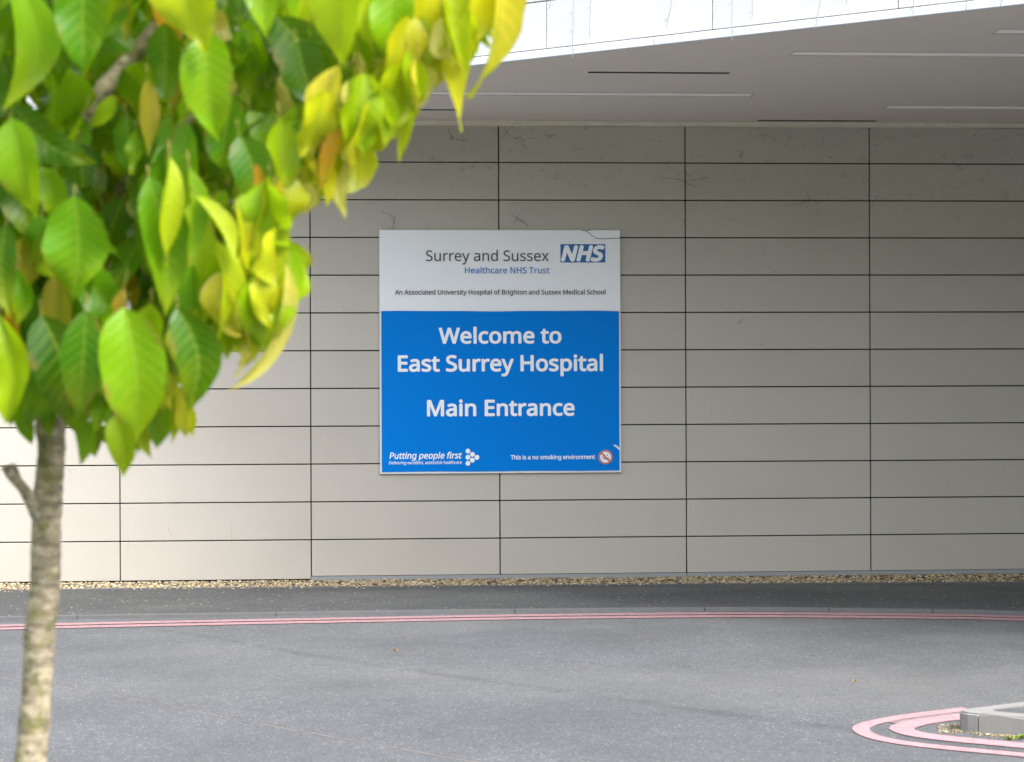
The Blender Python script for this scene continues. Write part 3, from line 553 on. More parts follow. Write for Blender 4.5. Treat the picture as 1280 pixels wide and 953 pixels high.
# torn vinyl nick at the lower right edge, lifted corner line at the top right
x, z = sp(767, 556); x2, z2 = sp(775, 562)
me = flat_fill([[(x, z), (x+.018, z-.002), (x2, z2+.012), (x2, z2-.012), (x+.02, z-.022), (x+.003, z-.012)]], .001)
def lift(me, y):
    for v in me.vertices: v.co = Vector((v.co.x, y-v.co.z*.9, v.co.y))
    for p_ in me.polygons: p_.flip()
    return me
link('torn_patch', lift(me, YS-.0062), MAT['s_edge'], SG)
GL = json.loads('''{" ":[209,[]],",":[215,[[154,84,136,23,111,-42,85,-103,33,-103,49,-38,63,31,73,93,148,93]]],"A":[512,[[437,0,368,177,141,177,73,0,0,0,224,575,289,575,512,0],[282,415,274,438,263,473,255,500,247,468,238,438,230,415,165,241,346,241]]],"B":[521,[[241,573,307,569,361,558,404,541,434,515,453,478,459,431,457,409,453,389,446,371,437,354,424,340,409,328,392,317,372,309,350,304,350,300,373,295,395,288,415,279,433,267,448,253,461,236,470,215,476,191,478,163,475,130,467,100,454,74,436,52,413,33,385,19,354,8,318,2,279,0,78,0,78,573],[256,329,300,331,334,339,357,352,372,371,381,394,384,423,380,451,369,474,351,490,324,502,289,509,245,511,150,511,150,329],[150,269,150,61,265,61,311,64,346,74,371,91,388,112,398,138,401,168,399,188,395,205,388,221,377,235,362,247,344,256,321,263,293,267,260,269]]],"D":[585,[[536,292,533,231,521,177,501,131,474,91,439,58,399,33,351,15,297,4,237,0,78,0,78,573,254,573,309,569,359,558,404,540,443,516,476,484,502,446,521,401,533,350],[460,289,457,337,449,379,435,415,416,444,391,469,361,487,327,500,287,508,244,511,150,511,150,62,228,62,299,68,357,87,402,119,434,164,454,220]]],"E":[446,[[398,0,78,0,78,573,398,573,398,509,150,509,150,330,383,330,383,268,150,268,150,63,398,63]]],"H":[594,[[516,0,443,0,443,267,150,267,150,0,78,0,78,573,150,573,150,330,443,330,443,573,516,573]]],"M":[727,[[330,0,142,502,139,502,142,461,144,407,144,347,144,0,78,0,78,573,184,573,361,103,364,103,544,573,650,573,650,0,578,0,578,352,579,408,581,460,584,501,581,501,390,0]]],"N":[609,[[532,0,447,0,141,476,138,476,141,432,143,378,144,320,144,0,78,0,78,573,161,573,467,99,470,99,468,137,466,193,464,249,464,573,532,573]]],"P":[485,[[229,573,297,568,352,553,393,528,421,495,439,454,444,404,443,381,439,358,433,336,423,316,411,296,395,278,375,262,351,249,324,238,292,230,256,225,216,223,150,223,150,0,78,0,78,573],[223,511,150,511,150,285,208,285,242,286,272,290,298,296,320,306,338,318,352,334,362,352,368,375,370,401,366,435,354,462,334,484,306,499,269,508]]],"S":[440,[[403,153,400,121,392,92,378,66,359,44,335,26,307,11,274,1,238,-6,198,-8,137,-5,83,4,41,19,41,88,62,80,86,72,113,65,142,59,171,56,201,55,228,56,252,60,273,66,290,74,305,85,316,98,324,113,329,129,330,147,329,164,325,180,318,194,308,207,295,218,277,230,255,241,228,252,196,265,172,274,151,284,131,294,114,305,98,317,85,330,74,344,65,359,57,375,52,393,49,413,48,435,51,464,58,490,71,513,89,533,110,550,136,563,165,573,197,579,231,581,262,580,290,577,318,572,343,565,367,558,389,549,366,487,346,495,325,502,302,508,278,513,254,516,229,517,207,516,187,513,169,507,155,499,142,489,133,478,126,464,122,450,121,434,122,416,126,400,133,386,143,373,156,362,172,351,193,341,217,330,246,318,278,306,307,293,332,279,353,264,371,247,385,228,395,206,401,181]]],"T":[446,[[259,0,187,0,187,509,8,509,8,573,437,573,437,509,259,509]]],"U":[586,[[513,202,511,164,503,128,489,95,470,65,446,40,416,20,380,4,338,-5,290,-8,225,-2,171,18,128,50,97,93,78,144,72,204,72,573,144,573,144,201,148,158,161,122,182,93,211,72,248,59,294,55,327,57,355,63,379,73,399,88,415,105,427,126,435,149,440,174,442,202,442,573,513,573]]],"W":[746,[[735,573,583,0,510,0,399,375,389,410,380,443,373,471,370,488,367,471,361,443,352,409,342,373,234,0,161,0,10,573,85,573,174,223,183,186,190,151,196,118,201,87,206,119,213,154,222,191,232,227,333,573,407,573,512,225,523,187,532,151,538,117,544,87,550,129,560,175,572,224,660,573]]],"a":[450,[[231,437,279,433,318,422,347,403,368,375,381,338,385,293,385,0,334,0,320,61,317,61,304,46,292,33,279,22,265,13,250,5,234,-1,216,-5,195,-7,172,-8,148,-7,124,-2,103,6,84,16,68,30,55,48,45,68,39,92,37,119,43,159,59,192,87,219,127,238,179,251,243,257,316,259,316,285,313,317,306,342,293,359,275,371,253,378,227,380,205,379,183,376,163,370,106,347,84,400,104,410,126,419,151,426,177,432,204,436],[252,208,204,203,167,195,141,182,124,165,113,144,110,119,112,97,120,79,132,66,148,56,167,51,188,49,223,52,253,62,279,79,299,103,311,134,315,172,315,210]]],"b":[493,[[139,461,138,410,135,373,139,373,153,390,169,405,189,419,213,429,240,435,272,437,322,431,365,412,401,381,428,338,444,283,449,215,447,168,439,127,427,91,410,61,390,36,365,17,337,3,306,-5,272,-8,240,-6,213,0,189,10,169,24,153,38,139,55,133,55,119,0,68,0,68,609,139,609],[260,379,231,377,207,371,188,361,172,348,159,330,150,308,144,282,140,252,139,217,139,214,142,165,150,125,165,93,187,69,219,55,261,51,297,55,325,69,348,93,363,126,373,166,376,216,373,265,363,306,348,338,325,360,296,374]]],"c":[385,[[241,-8,204,-5,170,2,139,15,112,34,88,58,69,87,55,123,47,165,44,213,47,262,56,305,71,342,90,372,114,396,142,415,174,428,208,435,245,438,267,437,288,435,309,431,328,426,344,421,358,415,337,356,292,370,244,376,217,374,193,368,172,358,155,343,141,325,131,303,123,277,119,247,117,213,119,181,123,152,131,126,141,104,155,86,172,71,191,61,214,55,240,53,262,54,283,56,302,60,351,78,351,15,336,8,320,3,304,-2,285,-5,264,-7]]],"d":[493,[[221,-8,171,-2,128,17,92,48,65,91,49,146,44,214,49,282,66,338,93,381,128,413,171,432,221,438,243,437,262,434,280,429,296,423,310,416,323,407,354,374,359,374,356,405,354,438,354,609,425,609,425,0,368,0,358,58,354,58,323,24,310,15,296,7,279,1,262,-4,242,-7],[232,51,273,55,305,67,328,88,343,117,352,154,355,200,355,213,352,263,343,304,329,336,306,360,274,375,231,379,196,374,168,359,146,334,130,300,120,260,117,213,120,165,130,125,146,93,168,69,197,55]]],"e":[452,[[234,438,269,435,301,427,329,414,354,396,374,373,390,346,402,315,409,281,411,244,411,201,117,201,122,157,134,119,154,90,181,69,215,56,254,52,280,53,305,56,327,60,348,66,370,73,392,82,392,20,370,11,349,4,327,-1,304,-5,279,-7,251,-8,212,-5,176,3,143,17,114,36,90,61,70,91,56,126,47,167,44,212,47,257,55,297,68,333,86,364,108,390,134,411,164,426,198,435],[233,380,202,377,175,366,154,348,137,323,125,293,119,257,338,257,336,281,333,302,326,322,318,338,306,353,292,364,276,373,256,378]]],"f":[276,[[266,375,158,375,158,0,87,0,87,375,12,375,12,408,87,432,87,457,89,492,95,522,104,547,116,568,132,585,152,597,174,606,199,612,227,613,274,609,310,599,292,544,262,552,228,556,206,553,189,545,175,532,166,513,160,489,158,458,158,430,266,430]]],"g":[493,[[221,438,248,436,273,431,297,422,319,409,338,393,355,373,359,373,369,430,425,430,425,-7,423,-46,416,-80,404,-109,388,-135,367,-155,341,-172,310,-183,274,-190,233,-192,202,-192,174,-189,147,-186,122,-180,99,-174,78,-165,78,-100,99,-110,123,-118,149,-125,177,-130,206,-133,237,-134,271,-130,300,-119,324,-101,341,-77,352,-48,355,-13,355,4,356,32,358,57,354,57,338,37,320,21,299,8,275,-1,250,-6,221,-8,170,-2,126,18,91,51,65,95,49,149,44,214,49,278,65,332,91,377,126,411,169,431],[230,379,207,376,187,370,169,359,153,344,140,326,130,303,123,277,119,247,117,213,120,165,130,124,146,92,169,68,197,54,232,50,253,51,271,53,288,58,303,65,315,74,326,85,336,98,343,113,349,131,353,151,355,173,356,197,356,214,355,251,350,282,343,309,332,331,319,348,302,362,281,371,257,377]]],"h":[496,[[139,431,138,399,135,370,140,370,149,385,161,397,174,407,188,416,204,424,221,429,238,434,255,436,273,437,306,435,335,430,360,421,382,408,399,391,413,370,423,344,429,314,431,280,431,0,361,0,361,275,358,307,351,333,338,353,319,367,295,376,265,379,235,377,210,370,189,360,173,347,160,329,150,308,144,283,140,254,139,222,139,0,68,0,68,609,139,609]]],"i":[207,[[139,430,139,0,68,0,68,430],[104,591,115,590,124,586,133,580,140,572,144,560,145,546,144,532,140,521,133,512,124,506,115,502,104,501,93,502,83,506,75,512,68,521,64,532,63,546,64,560,68,572,75,580,83,586,93,590]]],"k":[428,[[138,291,137,257,135,221,138,221,152,240,172,264,189,285,326,430,409,430,235,246,421,0,336,0,187,200,138,158,138,0,68,0,68,609,138,609]]],"l":[207,[[139,0,68,0,68,609,139,609]]],"m":[750,[[540,438,584,434,621,421,649,401,669,371,681,330,685,280,685,0,615,0,615,277,613,308,606,333,594,353,577,367,555,376,528,379,490,374,460,362,438,342,423,315,414,280,411,237,411,0,342,0,342,277,341,298,337,317,332,333,325,347,315,359,303,367,289,374,272,377,253,379,227,377,204,370,185,360,170,347,158,329,150,308,144,283,140,255,139,223,139,0,68,0,68,430,125,430,136,371,140,371,149,385,160,398,173,409,186,418,201,425,217,431,233,435,249,437,266,438,298,436,325,430,349,420,369,406,386,388,398,366,402,366,418,388,438,406,461,420,486,430,512,436]]],"n":[496,[[275,438,322,434,361,421,391,401,413,371,426,330,431,280,431,0,361,0,361,275,358,307,351,333,338,353,319,367,295,376,265,379,222,374,189,361,166,338,151,308,142,269,139,223,139,0,68,0,68,430,125,430,136,371,140,371,150,385,162,398,175,409,190,418,206,425,222,431,239,435,257,437]]],"o":[485,[[442,216,440,181,436,150,428,121,417,95,404,71,388,51,369,33,348,18,324,7,299,-1,271,-6,241,-8,214,-6,188,-1,163,7,140,18,119,33,100,51,84,71,70,95,59,121,51,150,46,181,44,216,47,261,55,301,68,336,87,367,110,392,137,412,169,426,204,435,244,438,281,435,316,426,347,412,374,392,398,367,417,336,431,301,439,261],[117,216,119,184,123,154,130,128,141,105,155,86,172,71,192,59,216,53,243,51,270,53,294,59,314,71,331,86,345,105,356,128,363,154,367,184,369,216,367,248,363,277,355,303,345,325,331,344,314,359,294,370,270,376,242,379,202,374,171,359,147,335,130,303,120,263]]],"p":[493,[[273,438,322,432,365,413,401,383,428,339,444,284,449,216,447,170,439,129,427,93,410,62,390,37,365,17,337,3,306,-5,272,-8,251,-7,231,-4,213,1,197,7,182,15,170,24,139,55,134,55,137,20,139,-16,139,-192,68,-192,68,430,126,430,136,371,139,371,170,405,182,414,197,422,213,429,231,434,251,437],[260,379,233,377,210,371,190,362,174,349,161,333,152,313,145,289,141,261,139,229,139,216,140,182,144,152,150,126,159,103,172,85,188,70,208,59,233,53,261,51,286,53,308,60,326,72,341,88,354,108,364,131,371,157,375,186,376,217,373,262,363,302,348,334,325,359,296,374]]],"r":[331,[[269,438,295,437,319,433,310,368,287,372,264,374,248,373,232,369,217,363,202,355,189,346,176,334,166,321,156,305,149,289,143,270,140,251,139,229,139,0,68,0,68,430,126,430,134,351,137,351,147,367,158,381,170,395,183,407,198,418,214,426,231,433,249,437]]],"s":[384,[[348,119,346,92,339,69,327,49,311,32,292,18,268,6,241,-2,210,-6,176,-8,148,-7,122,-5,99,-1,78,5,59,11,42,19,42,83,60,75,81,67,104,60,128,54,153,50,178,49,211,51,236,57,256,66,269,79,277,94,280,112,271,141,264,150,253,158,239,167,222,176,200,185,174,196,148,206,124,217,103,228,84,239,69,252,57,266,48,283,43,302,41,324,46,358,61,386,85,408,118,425,157,435,202,438,228,437,252,434,275,430,298,424,319,417,339,409,315,353,258,372,238,377,218,379,197,380,171,379,149,374,131,366,118,356,111,343,108,328,109,317,113,307,119,298,127,290,139,282,154,274,219,246,245,236,268,226,289,215,306,203,321,191,333,176,341,159,346,140]]],"t":[289,[[212,50,245,53,272,59,272,5,240,-4,200,-8,178,-7,157,-3,138,4,120,13,104,27,91,44,82,66,76,93,74,125,74,375,13,375,13,409,75,437,103,528,144,528,144,430,269,430,269,375,144,375,144,127,146,103,153,83,163,69,177,58,193,52]]],"u":[496,[[427,430,427,0,370,0,359,57,356,57,346,43,334,31,321,20,306,11,290,4,273,-1,256,-5,238,-7,220,-8,187,-6,159,-1,134,8,112,21,95,38,81,59,71,85,65,114,63,148,63,430,135,430,135,153,137,122,145,96,158,76,176,62,200,53,230,51,260,53,285,59,306,69,323,82,336,100,345,121,352,146,356,175,357,206,357,430]]],"v":[407,[[163,0,0,430,75,430,167,176,180,137,193,96,201,63,204,63,214,96,227,138,241,176,332,430,407,430,244,0]]],"x":[424,[[170,220,22,430,102,430,213,268,322,430,402,430,253,220,410,0,330,0,213,172,94,0,14,0]]],"y":[409,[[1,430,76,430,169,185,184,144,196,105,205,68,209,68,224,121,245,186,333,430,409,430,224,-59,213,-85,201,-108,188,-130,173,-148,157,-164,138,-176,117,-185,94,-191,67,-192,34,-190,9,-186,9,-130,30,-133,56,-135,72,-134,86,-131,99,-126,110,-118,121,-110,130,-99,152,-59,174,-2]]]}''')
CAP = max(GL['H'][1][0][1::2])/1000
def lettering(name, text, u0, u1, vcap, vbase, mat, bold=0.0, italic=0.0, parent=None, track=0):
    """one mesh per word, all words of the line set out together"""
    words = [[]]; pen = 0
    for ch in text:
        adv, pl = GL[ch]
        if ch == ' ': words.append([])
        for p in pl: words[-1].append([((p[i]+pen+p[i+1]*italic)/1000, p[i+1]/1000) for i in range(0, len(p), 2)])
        pen += adv+track
    xs = [q[0] for w in words for lp in w for q in lp]; mn, mx = min(xs), max(xs)
    x0, zb_ = sp(u0, vbase); x1, _ = sp(u1, vbase); zc = sp(u0, vcap)[1]
    kx, kz = (x1-x0)/(mx-mn), (zc-zb_)/CAP
    for w in words:
        me = flat_fill([[((q[0]-mn)*kx, q[1]*kz) for q in lp] for lp in w], .0012, bold*kz)
        lift(me, YS-.0068)
        for v in me.vertices: v.co.x += x0; v.co.z += zb_
        o = link(name, me, mat, parent or SG)
    return o
lettering('lettering', 'Surrey and Sussex', 532.5, 685.9, 313.4, 326.4, MAT['t_grey'], .004)
lettering('lettering', 'Healthcare NHS Trust', 581.3, 686.8, 334.4, 341.8, MAT['t_blue'], .008)
lettering('lettering', 'An Associated University Hospital of Brighton and Sussex Medical School', 493.7, 756.8, 362.6, 368.4, MAT['t_grey'], .014)
lettering('lettering', 'Welcome to', 549.2, 701.2, 410.6, 429.2, MAT['t_white'], .025)
lettering('lettering', 'East Surrey Hospital', 498, 753, 445.2, 464.2, MAT['t_white'], .025)
lettering('lettering', 'Main Entrance', 534.6, 717.6, 501, 520, MAT['t_white'], .025)
lettering('lettering', 'Putting people first', 487, 577.3, 566.2, 573.8, MAT['t_white'], .02, .2)
lettering('lettering', 'Delivering excellent, accessible healthcare', 486.2, 577.2, 576.9, 580.7, MAT['t_white'], .012, .2)
lettering('lettering', 'This is a no smoking environment', 638.6, 743.8, 569.4, 574.5, MAT['t_white'], .02)
(bx0, bz1), (bx1, bz0) = sp(700.6, 305.4), sp(756.7, 328.3)
bd = plate('nhs_badge', bx0, bx1, bz0, bz1, YS-.0058, MAT['nhsblue'], SG)
lettering('lettering', 'NHS', 702.6, 754.6, 308.3, 325.6, MAT['t_white'], .05, .24, bd).location.y = -.0012
def disc(name, u, v, r, mat, y, sides=24, ring=None, parent=None, rot=0):
    cx_, cz_ = sp(u, v); L = [[(cx_+r*math.cos(rot+2*math.pi*i/sides), cz_+r*math.sin(rot+2*math.pi*i/sides)) for i in range(sides)]]
    if ring: L.append([(cx_+ring*math.cos(2*math.pi*i/sides), cz_+ring*math.sin(2*math.pi*i/sides)) for i in range(sides)])
    return link(name, lift(flat_fill(L, .001), y), mat, parent or SG)
px = .00638
for u, v in ((584.9, 564.1), (584.9, 571.8), (584.9, 579.4), (590.5, 568.2), (590.5, 575.6), (596.2, 571.8)):
    disc('logo_dot', u, v, 3.15*px, MAT['t_white'], YS-.0068, 8, None, None, 0)
ns = disc('no_smoking_symbol', 757, 571.6, 9.0*px, MAT['t_white'], YS-.0062, 32)
disc('prohibition_ring', 757, 571.6, 8.9*px, MAT['t_red'], YS-.0075, 32, 6.9*px, ns)
cx_, cz_ = sp(757, 571.6); d = 6.9*px*.707; w = .8*px
L = [(cx_-d-w, cz_+d-w), (cx_-d+w, cz_+d+w), (cx_+d+w, cz_-d+w), (cx_+d-w, cz_-d-w)]
link('slash', lift(flat_fill([L], .001), YS-.0085), MAT['t_red'], ns)
c_ = lambda a, b: (cx_+a*px, cz_+b*px)
link('cigarette', lift(flat_fill([[c_(-4.6, -.4), c_(-3.2, -1.9), c_(-1, -3), c_(2, -3.2), c_(4.6, -1.6), c_(4.0, -.3), c_(1.8, -1.5), c_(-.8, -1.4), c_(-2.2, -.6), c_(-3.9, .9)]], .001), YS-.0072), MAT['t_smoke'], ns)
link('smoke', lift(flat_fill([[c_(2.0, 1.2), c_(3.3, 2.2), c_(2.4, 3.4), c_(1.2, 2.6)]], .001), YS-.0072), MAT['t_smoke'], ns)

# cobwebs: dusty threads stretched from the wall to sign and joints
def cobweb(u, v, lst, label, r=.0016):
    bm = bmesh.new()
    for pts in lst:
        P = []
        for (a, b) in pts: q = on_y(u+a, v+b, -.012 if not label.endswith('sign face') else YS-.006); P.append(q)
        P = spline(P, 4) if len(P) > 2 else P
        tube(bm, P, [r*random.uniform(.5, 1.1) for _ in P], 5)
    tag(obj('cobweb', bm, MAT['web']), label, 'cobweb', 'dusty cobwebs on the wall')
cobweb(730, 288, [[(0, 0), (6, 3), (12, 8), (20, 10.5), (46, 10)], [(-4, 0), (3, .5), (9, -.5)]], 'curved cobweb thread across top right corner of the sign face', .0024)
cobweb(491, 287, [[(0, 0), (1, -6), (0, -14), (-5, -19), (-14, -22)], [(1, -6), (3, -12), (2, -17)], [(-8, 1), (-3, -2), (0, -1)]], 'cobweb rising from top left corner of the sign', .0015)
cobweb(640, 275, [[(0, -6), (4, -3), (9, -1), (18, 6)], [(2, 4), (8, 0), (14, 3), (20, 8)], [(5, -2), (9, -7)]], 'cobweb above the middle of the sign beside a vertical joint', .0015)
cobweb(560, 168, [[(0, -6), (3, 0), (8, 5), (16, 8), (22, 8)], [(5, 3), (3, 6), (6, 7)]], 'cobweb left of the vertical joint above the sign, under the soffit', .0017)
cobweb(632, 168, [[(0, -6), (6, 2), (12, 5), (20, 11), (28, 18)], [(12, 5), (18, 4), (24, 9)], [(20, 11), (22, 18)]], 'cobweb right of the vertical joint above the sign, under the soffit', .0015)
cobweb(857, 228, [[(0, 0), (-8, -3), (-20, -5), (-34, -6)], [(0, 0), (6, 4), (14, 5)], [(0, -4), (1, 8)], [(0, 0), (10, -3), (30, -6)]], 'cobweb across the vertical joint right of the sign', .0015)
cobweb(1012, 250, [[(0, 0), (-3, -8), (-4, -12)], [(0, 0), (-10, 4), (-30, 8)], [(0, 0), (8, 3), (10, 6)]], 'cobweb hanging on the third horizontal joint at far right', .0014)

# ================================================================== TREE
D0 = 3.0
TR = empty('young_cherry_tree', 'young cherry tree with lichened trunk and yellowing green leaves at left', 'tree')
def P3(u, v, d=D0): return at(u, v, d)
bot = P3(-12, 1560); bot.z = ZR-.05
tp = [bot]+[P3(u, v) for u, v in ((0, 1400), (14, 1200), (28, 1050), (38, 953), (46, 870), (50, 785), (56, 738), (58.5, 642), (62, 595), (64.5, 560), (63, 535), (66, 505), (74, 470), (80, 400), (92, 300))]
tr_px = [32, 27, 24, 21.5, 20, 18.5, 19.0, 18.4, 18.4, 17.2, 16.8, 18.5, 19, 17, 13, 11]
pxm = D0/FPX
bm = bmesh.new(); sp_ = spline(tp, 10); rr = []
for i in range(len(sp_)):
    t = i/10; k = min(int(t), len(tr_px)-1); k2 = min(k+1, len(tr_px)-1); rr.append((tr_px[k]+(tr_px[k2]-tr_px[k])*(t-k))*pxm*(1+random.uniform(-.03, .03)+.02*math.sin(i*.7)))
tube(bm, sp_, rr, 22); obj('trunk', bm, MAT['bark'], TR, True)
bm = bmesh.new()                                                        # pruned stub
sp2 = spline([P3(50, 645), P3(40, 628, 2.98), P3(30, 612, 2.97), P3(20, 600, 2.96), P3(12, 586, 2.96)], 5)
tube(bm, sp2, [.0165, .0155, .0145, .0135, .013, .012, .0115, .011, .0105, .010, .0095, .009, .0088, .009, .0095, .010, .0105, .0115, .012, .0125, .0115], 12)
for _ in range(9):
    c = sp2[-1]+Vector((random.uniform(-.012, .010), random.uniform(-.008, .008), random.uniform(-.002, .008))); bmesh.ops.create_icosphere(bm, subdivisions=2, radius=random.uniform(.003, .006), matrix=Matrix.Translation(c))
obj('branch_stub', bm, MAT['bark'], TR, True)
def limb(pts, r0, r1, n=10):
    bm = bmesh.new(); s = spline(pts, 7); tube(bm, s, [r0+(r1-r0)*i/(len(s)-1)*1.0+random.uniform(-.0006, .0006) for i in range(len(s))], n); return obj('branch', bm, MAT['bark'], TR, True)
limb([P3(78, 470, 3.0), P3(78, 360, 2.95), P3(80, 230, 3.0), P3(118, 130, 2.98), P3(165, 72, 2.98), P3(240, -20, 2.95), P3(320, -160, 2.9)], .021, .013)
limb([P3(66, 480, 3.0), P3(30, 405, 2.92), P3(-60, 385, 2.85), P3(-180, 330, 2.75)], .014, .005)
limb([P3(72, 450, 3.02), P3(10, 300, 3.15), P3(-80, 100, 3.3), P3(-150, -120, 3.4)], .015, .006)
limb([P3(90, 300, 3.05), P3(150, 235, 2.95), P3(205, 175, 2.85), P3(300, 110, 2.8), P3(420, 40, 2.85), P3(560, -40, 2.95)], .010, .0035, 8)
limb([P3(88, 350, 3.02), P3(60, 100, 3.1), P3(70, -200, 3.1), P3(60, -420, 3.1)], .018, .007)
limb([P3(80, 420, 3.0), P3(150, 330, 2.9), P3(240, 270, 2.85), P3(330, 250, 2.9), P3(342, 300, 2.9), P3(352, 337, 2.9)], .008, .0016, 7)
limb([P3(80, 440, 3.0), P3(130, 420, 2.95), P3(200, 400, 2.93), P3(250, 437, 2.92), P3(265, 430, 2.92)], .006, .0022, 7)
limb([P3(74, 470, 3.0), P3(100, 470, 2.9), P3(122, 500, 2.85), P3(126, 520, 2.85)], .005, .0018, 7)
limb([P3(200, -20, 2.95), P3(330, 60, 2.8), P3(430, 130, 2.8), P3(440, 195, 2.85)], .007, .0018, 7)
limb([P3(260, -60, 2.9), P3(420, -60, 2.85), P3(560, -20, 2.9), P3(630, -10, 2.95)], .009, .002, 7)
limb([P3(95, 200, 3.05), P3(200, 60, 3.3), P3(330, 0, 3.5), P3(450, -60, 3.6)], .010, .003, 7)

GREEN = [(.016, .11, .002), (.045, .20, .002), (.11, .32, .003), (.028, .155, .003), (.20, .42, .004)]
LIME = [(.36, .54, .006), (.50, .60, .008), (.28, .49, .006)]
YEL = [(.74, .66, .015), (.82, .68, .05), (.58, .60, .012), (.88, .76, .20)]
ORA = [(.72, .33, .02), (.66, .42, .03), (.5, .24, .03)]
OCH = [(.42, .33, .03), (.34, .26, .02)]
NA, NW = 14, 4                                   # along, half-width divisions
prof = np.interp(np.linspace(0, 1, NA+1), [0, .06, .18, .35, .5, .65, .8, .9, .96, 1], [.05, .42, .82, 1.0, .97, .80, .50, .22, .075, .01])
LV, LF, LU, LT = [], [], [], []; nv = 0
uu = np.linspace(-1, 1, 2*NW+1); ww = np.linspace(0, 1, NA+1)
grid = []
for i in range(NA):
    for j in range(2*NW): a = i*(2*NW+1)+j; grid.append((a, a+1, a+2*NW+2, a+2*NW+1))
grid = np.array(grid)
def leaf(base, dirv, length, width, tint, facing, fold=.35, curl=.5, wave=.06, cup=.0, twist=None):
    """base point, direction of the midrib, half blades folded up by fold, tip curling by curl (radians) away from facing"""
    global nv
    d = dirv.normalized(); f = (facing-d*facing.dot(d)).normalized(); s = d.cross(f).normalized()
    P = np.zeros((NA+1, 2*NW+1, 3)); pos = np.zeros(2); twist = rng.normal(0, .45) if twist is None else twist; fq = rng.uniform(6, 13); ph = rng.uniform(0, 6.28, 2); sk = rng.normal(0, .16)
    ctr = []; ang = -curl*.35
    for i in range(NA+1):
        ctr.append((pos[0], pos[1], ang)); ang += curl/NA; pos = pos+np.array([math.cos(ang), -math.sin(ang)])*length/NA
    D = np.array(d); Fv = np.array(f); Sv = np.array(s); base = np.array(base)
    for i, (a, b, an) in enumerate(ctr):
        hw = width*.5*prof[i]; w = ww[i]
        nrm = Fv*math.cos(an)+D*math.sin(an)
        side = sk*length*math.sin(w*math.pi)*.5; tw = twist*w; wgrow = wave*width*(.4+w)
        for j, u in enumerate(uu):
            ser = 1+.055*(((i*2+1) % 2)*1.0 if abs(u) > .99 else 0)+(rng.uniform(-.03, .03) if abs(u) > .99 else 0)
            x = u*hw*math.cos(fold*abs(u)*.8+fold*.2)*ser
            y = abs(u)*hw*math.sin(fold)+wgrow*math.sin(w*fq+ph[0 if u < 0 else 1])*abs(u)**1.5; x, y = x*math.cos(tw)-y*math.sin(tw), x*math.sin(tw)+y*math.cos(tw)
            P[i, j] = base+D*a+Fv*b+Sv*(x+side)+nrm*y
    LV.append(P.reshape(-1, 3)); LF.append(grid+nv)
    U = np.zeros((NA+1, 2*NW+1, 2)); U[..., 0] = uu[None, :]; U[..., 1] = ww[:, None]; LU.append(U.reshape(-1, 2))
    t = np.clip(np.array(tint)*rng.uniform(.85, 1.15), 0, 1); LT.append(np.tile([*t, 1], (P.shape[0]*P.shape[1], 1))); nv += P.shape[0]*P.shape[1]
    stalks.append((Vector(base), -d, f))
stalks = []
VIEW = Vector((-math.sin(YAW), -math.cos(YAW), 0))
RIGHT = Vector((math.cos(YAW), -math.sin(YAW), 0))
def hero(u0, v0, u1, v1, w, col, depth=2.75, turn=0.0, tilt=.25, **kw):
    a = P3(u0, v0, depth); b = P3(u1, v1, depth+.01); L = (b-a).length
    f = (VIEW*math.cos(turn)+RIGHT*math.sin(turn)+Vector((0, 0, tilt))).normalized()
    leaf(a, b-a, L*1.03, .90*w*depth/FPX/max(.45, math.cos(turn)), col, f, **kw)
G, Lm, Y, O, Oc = GREEN, LIME, YEL, ORA, OCH
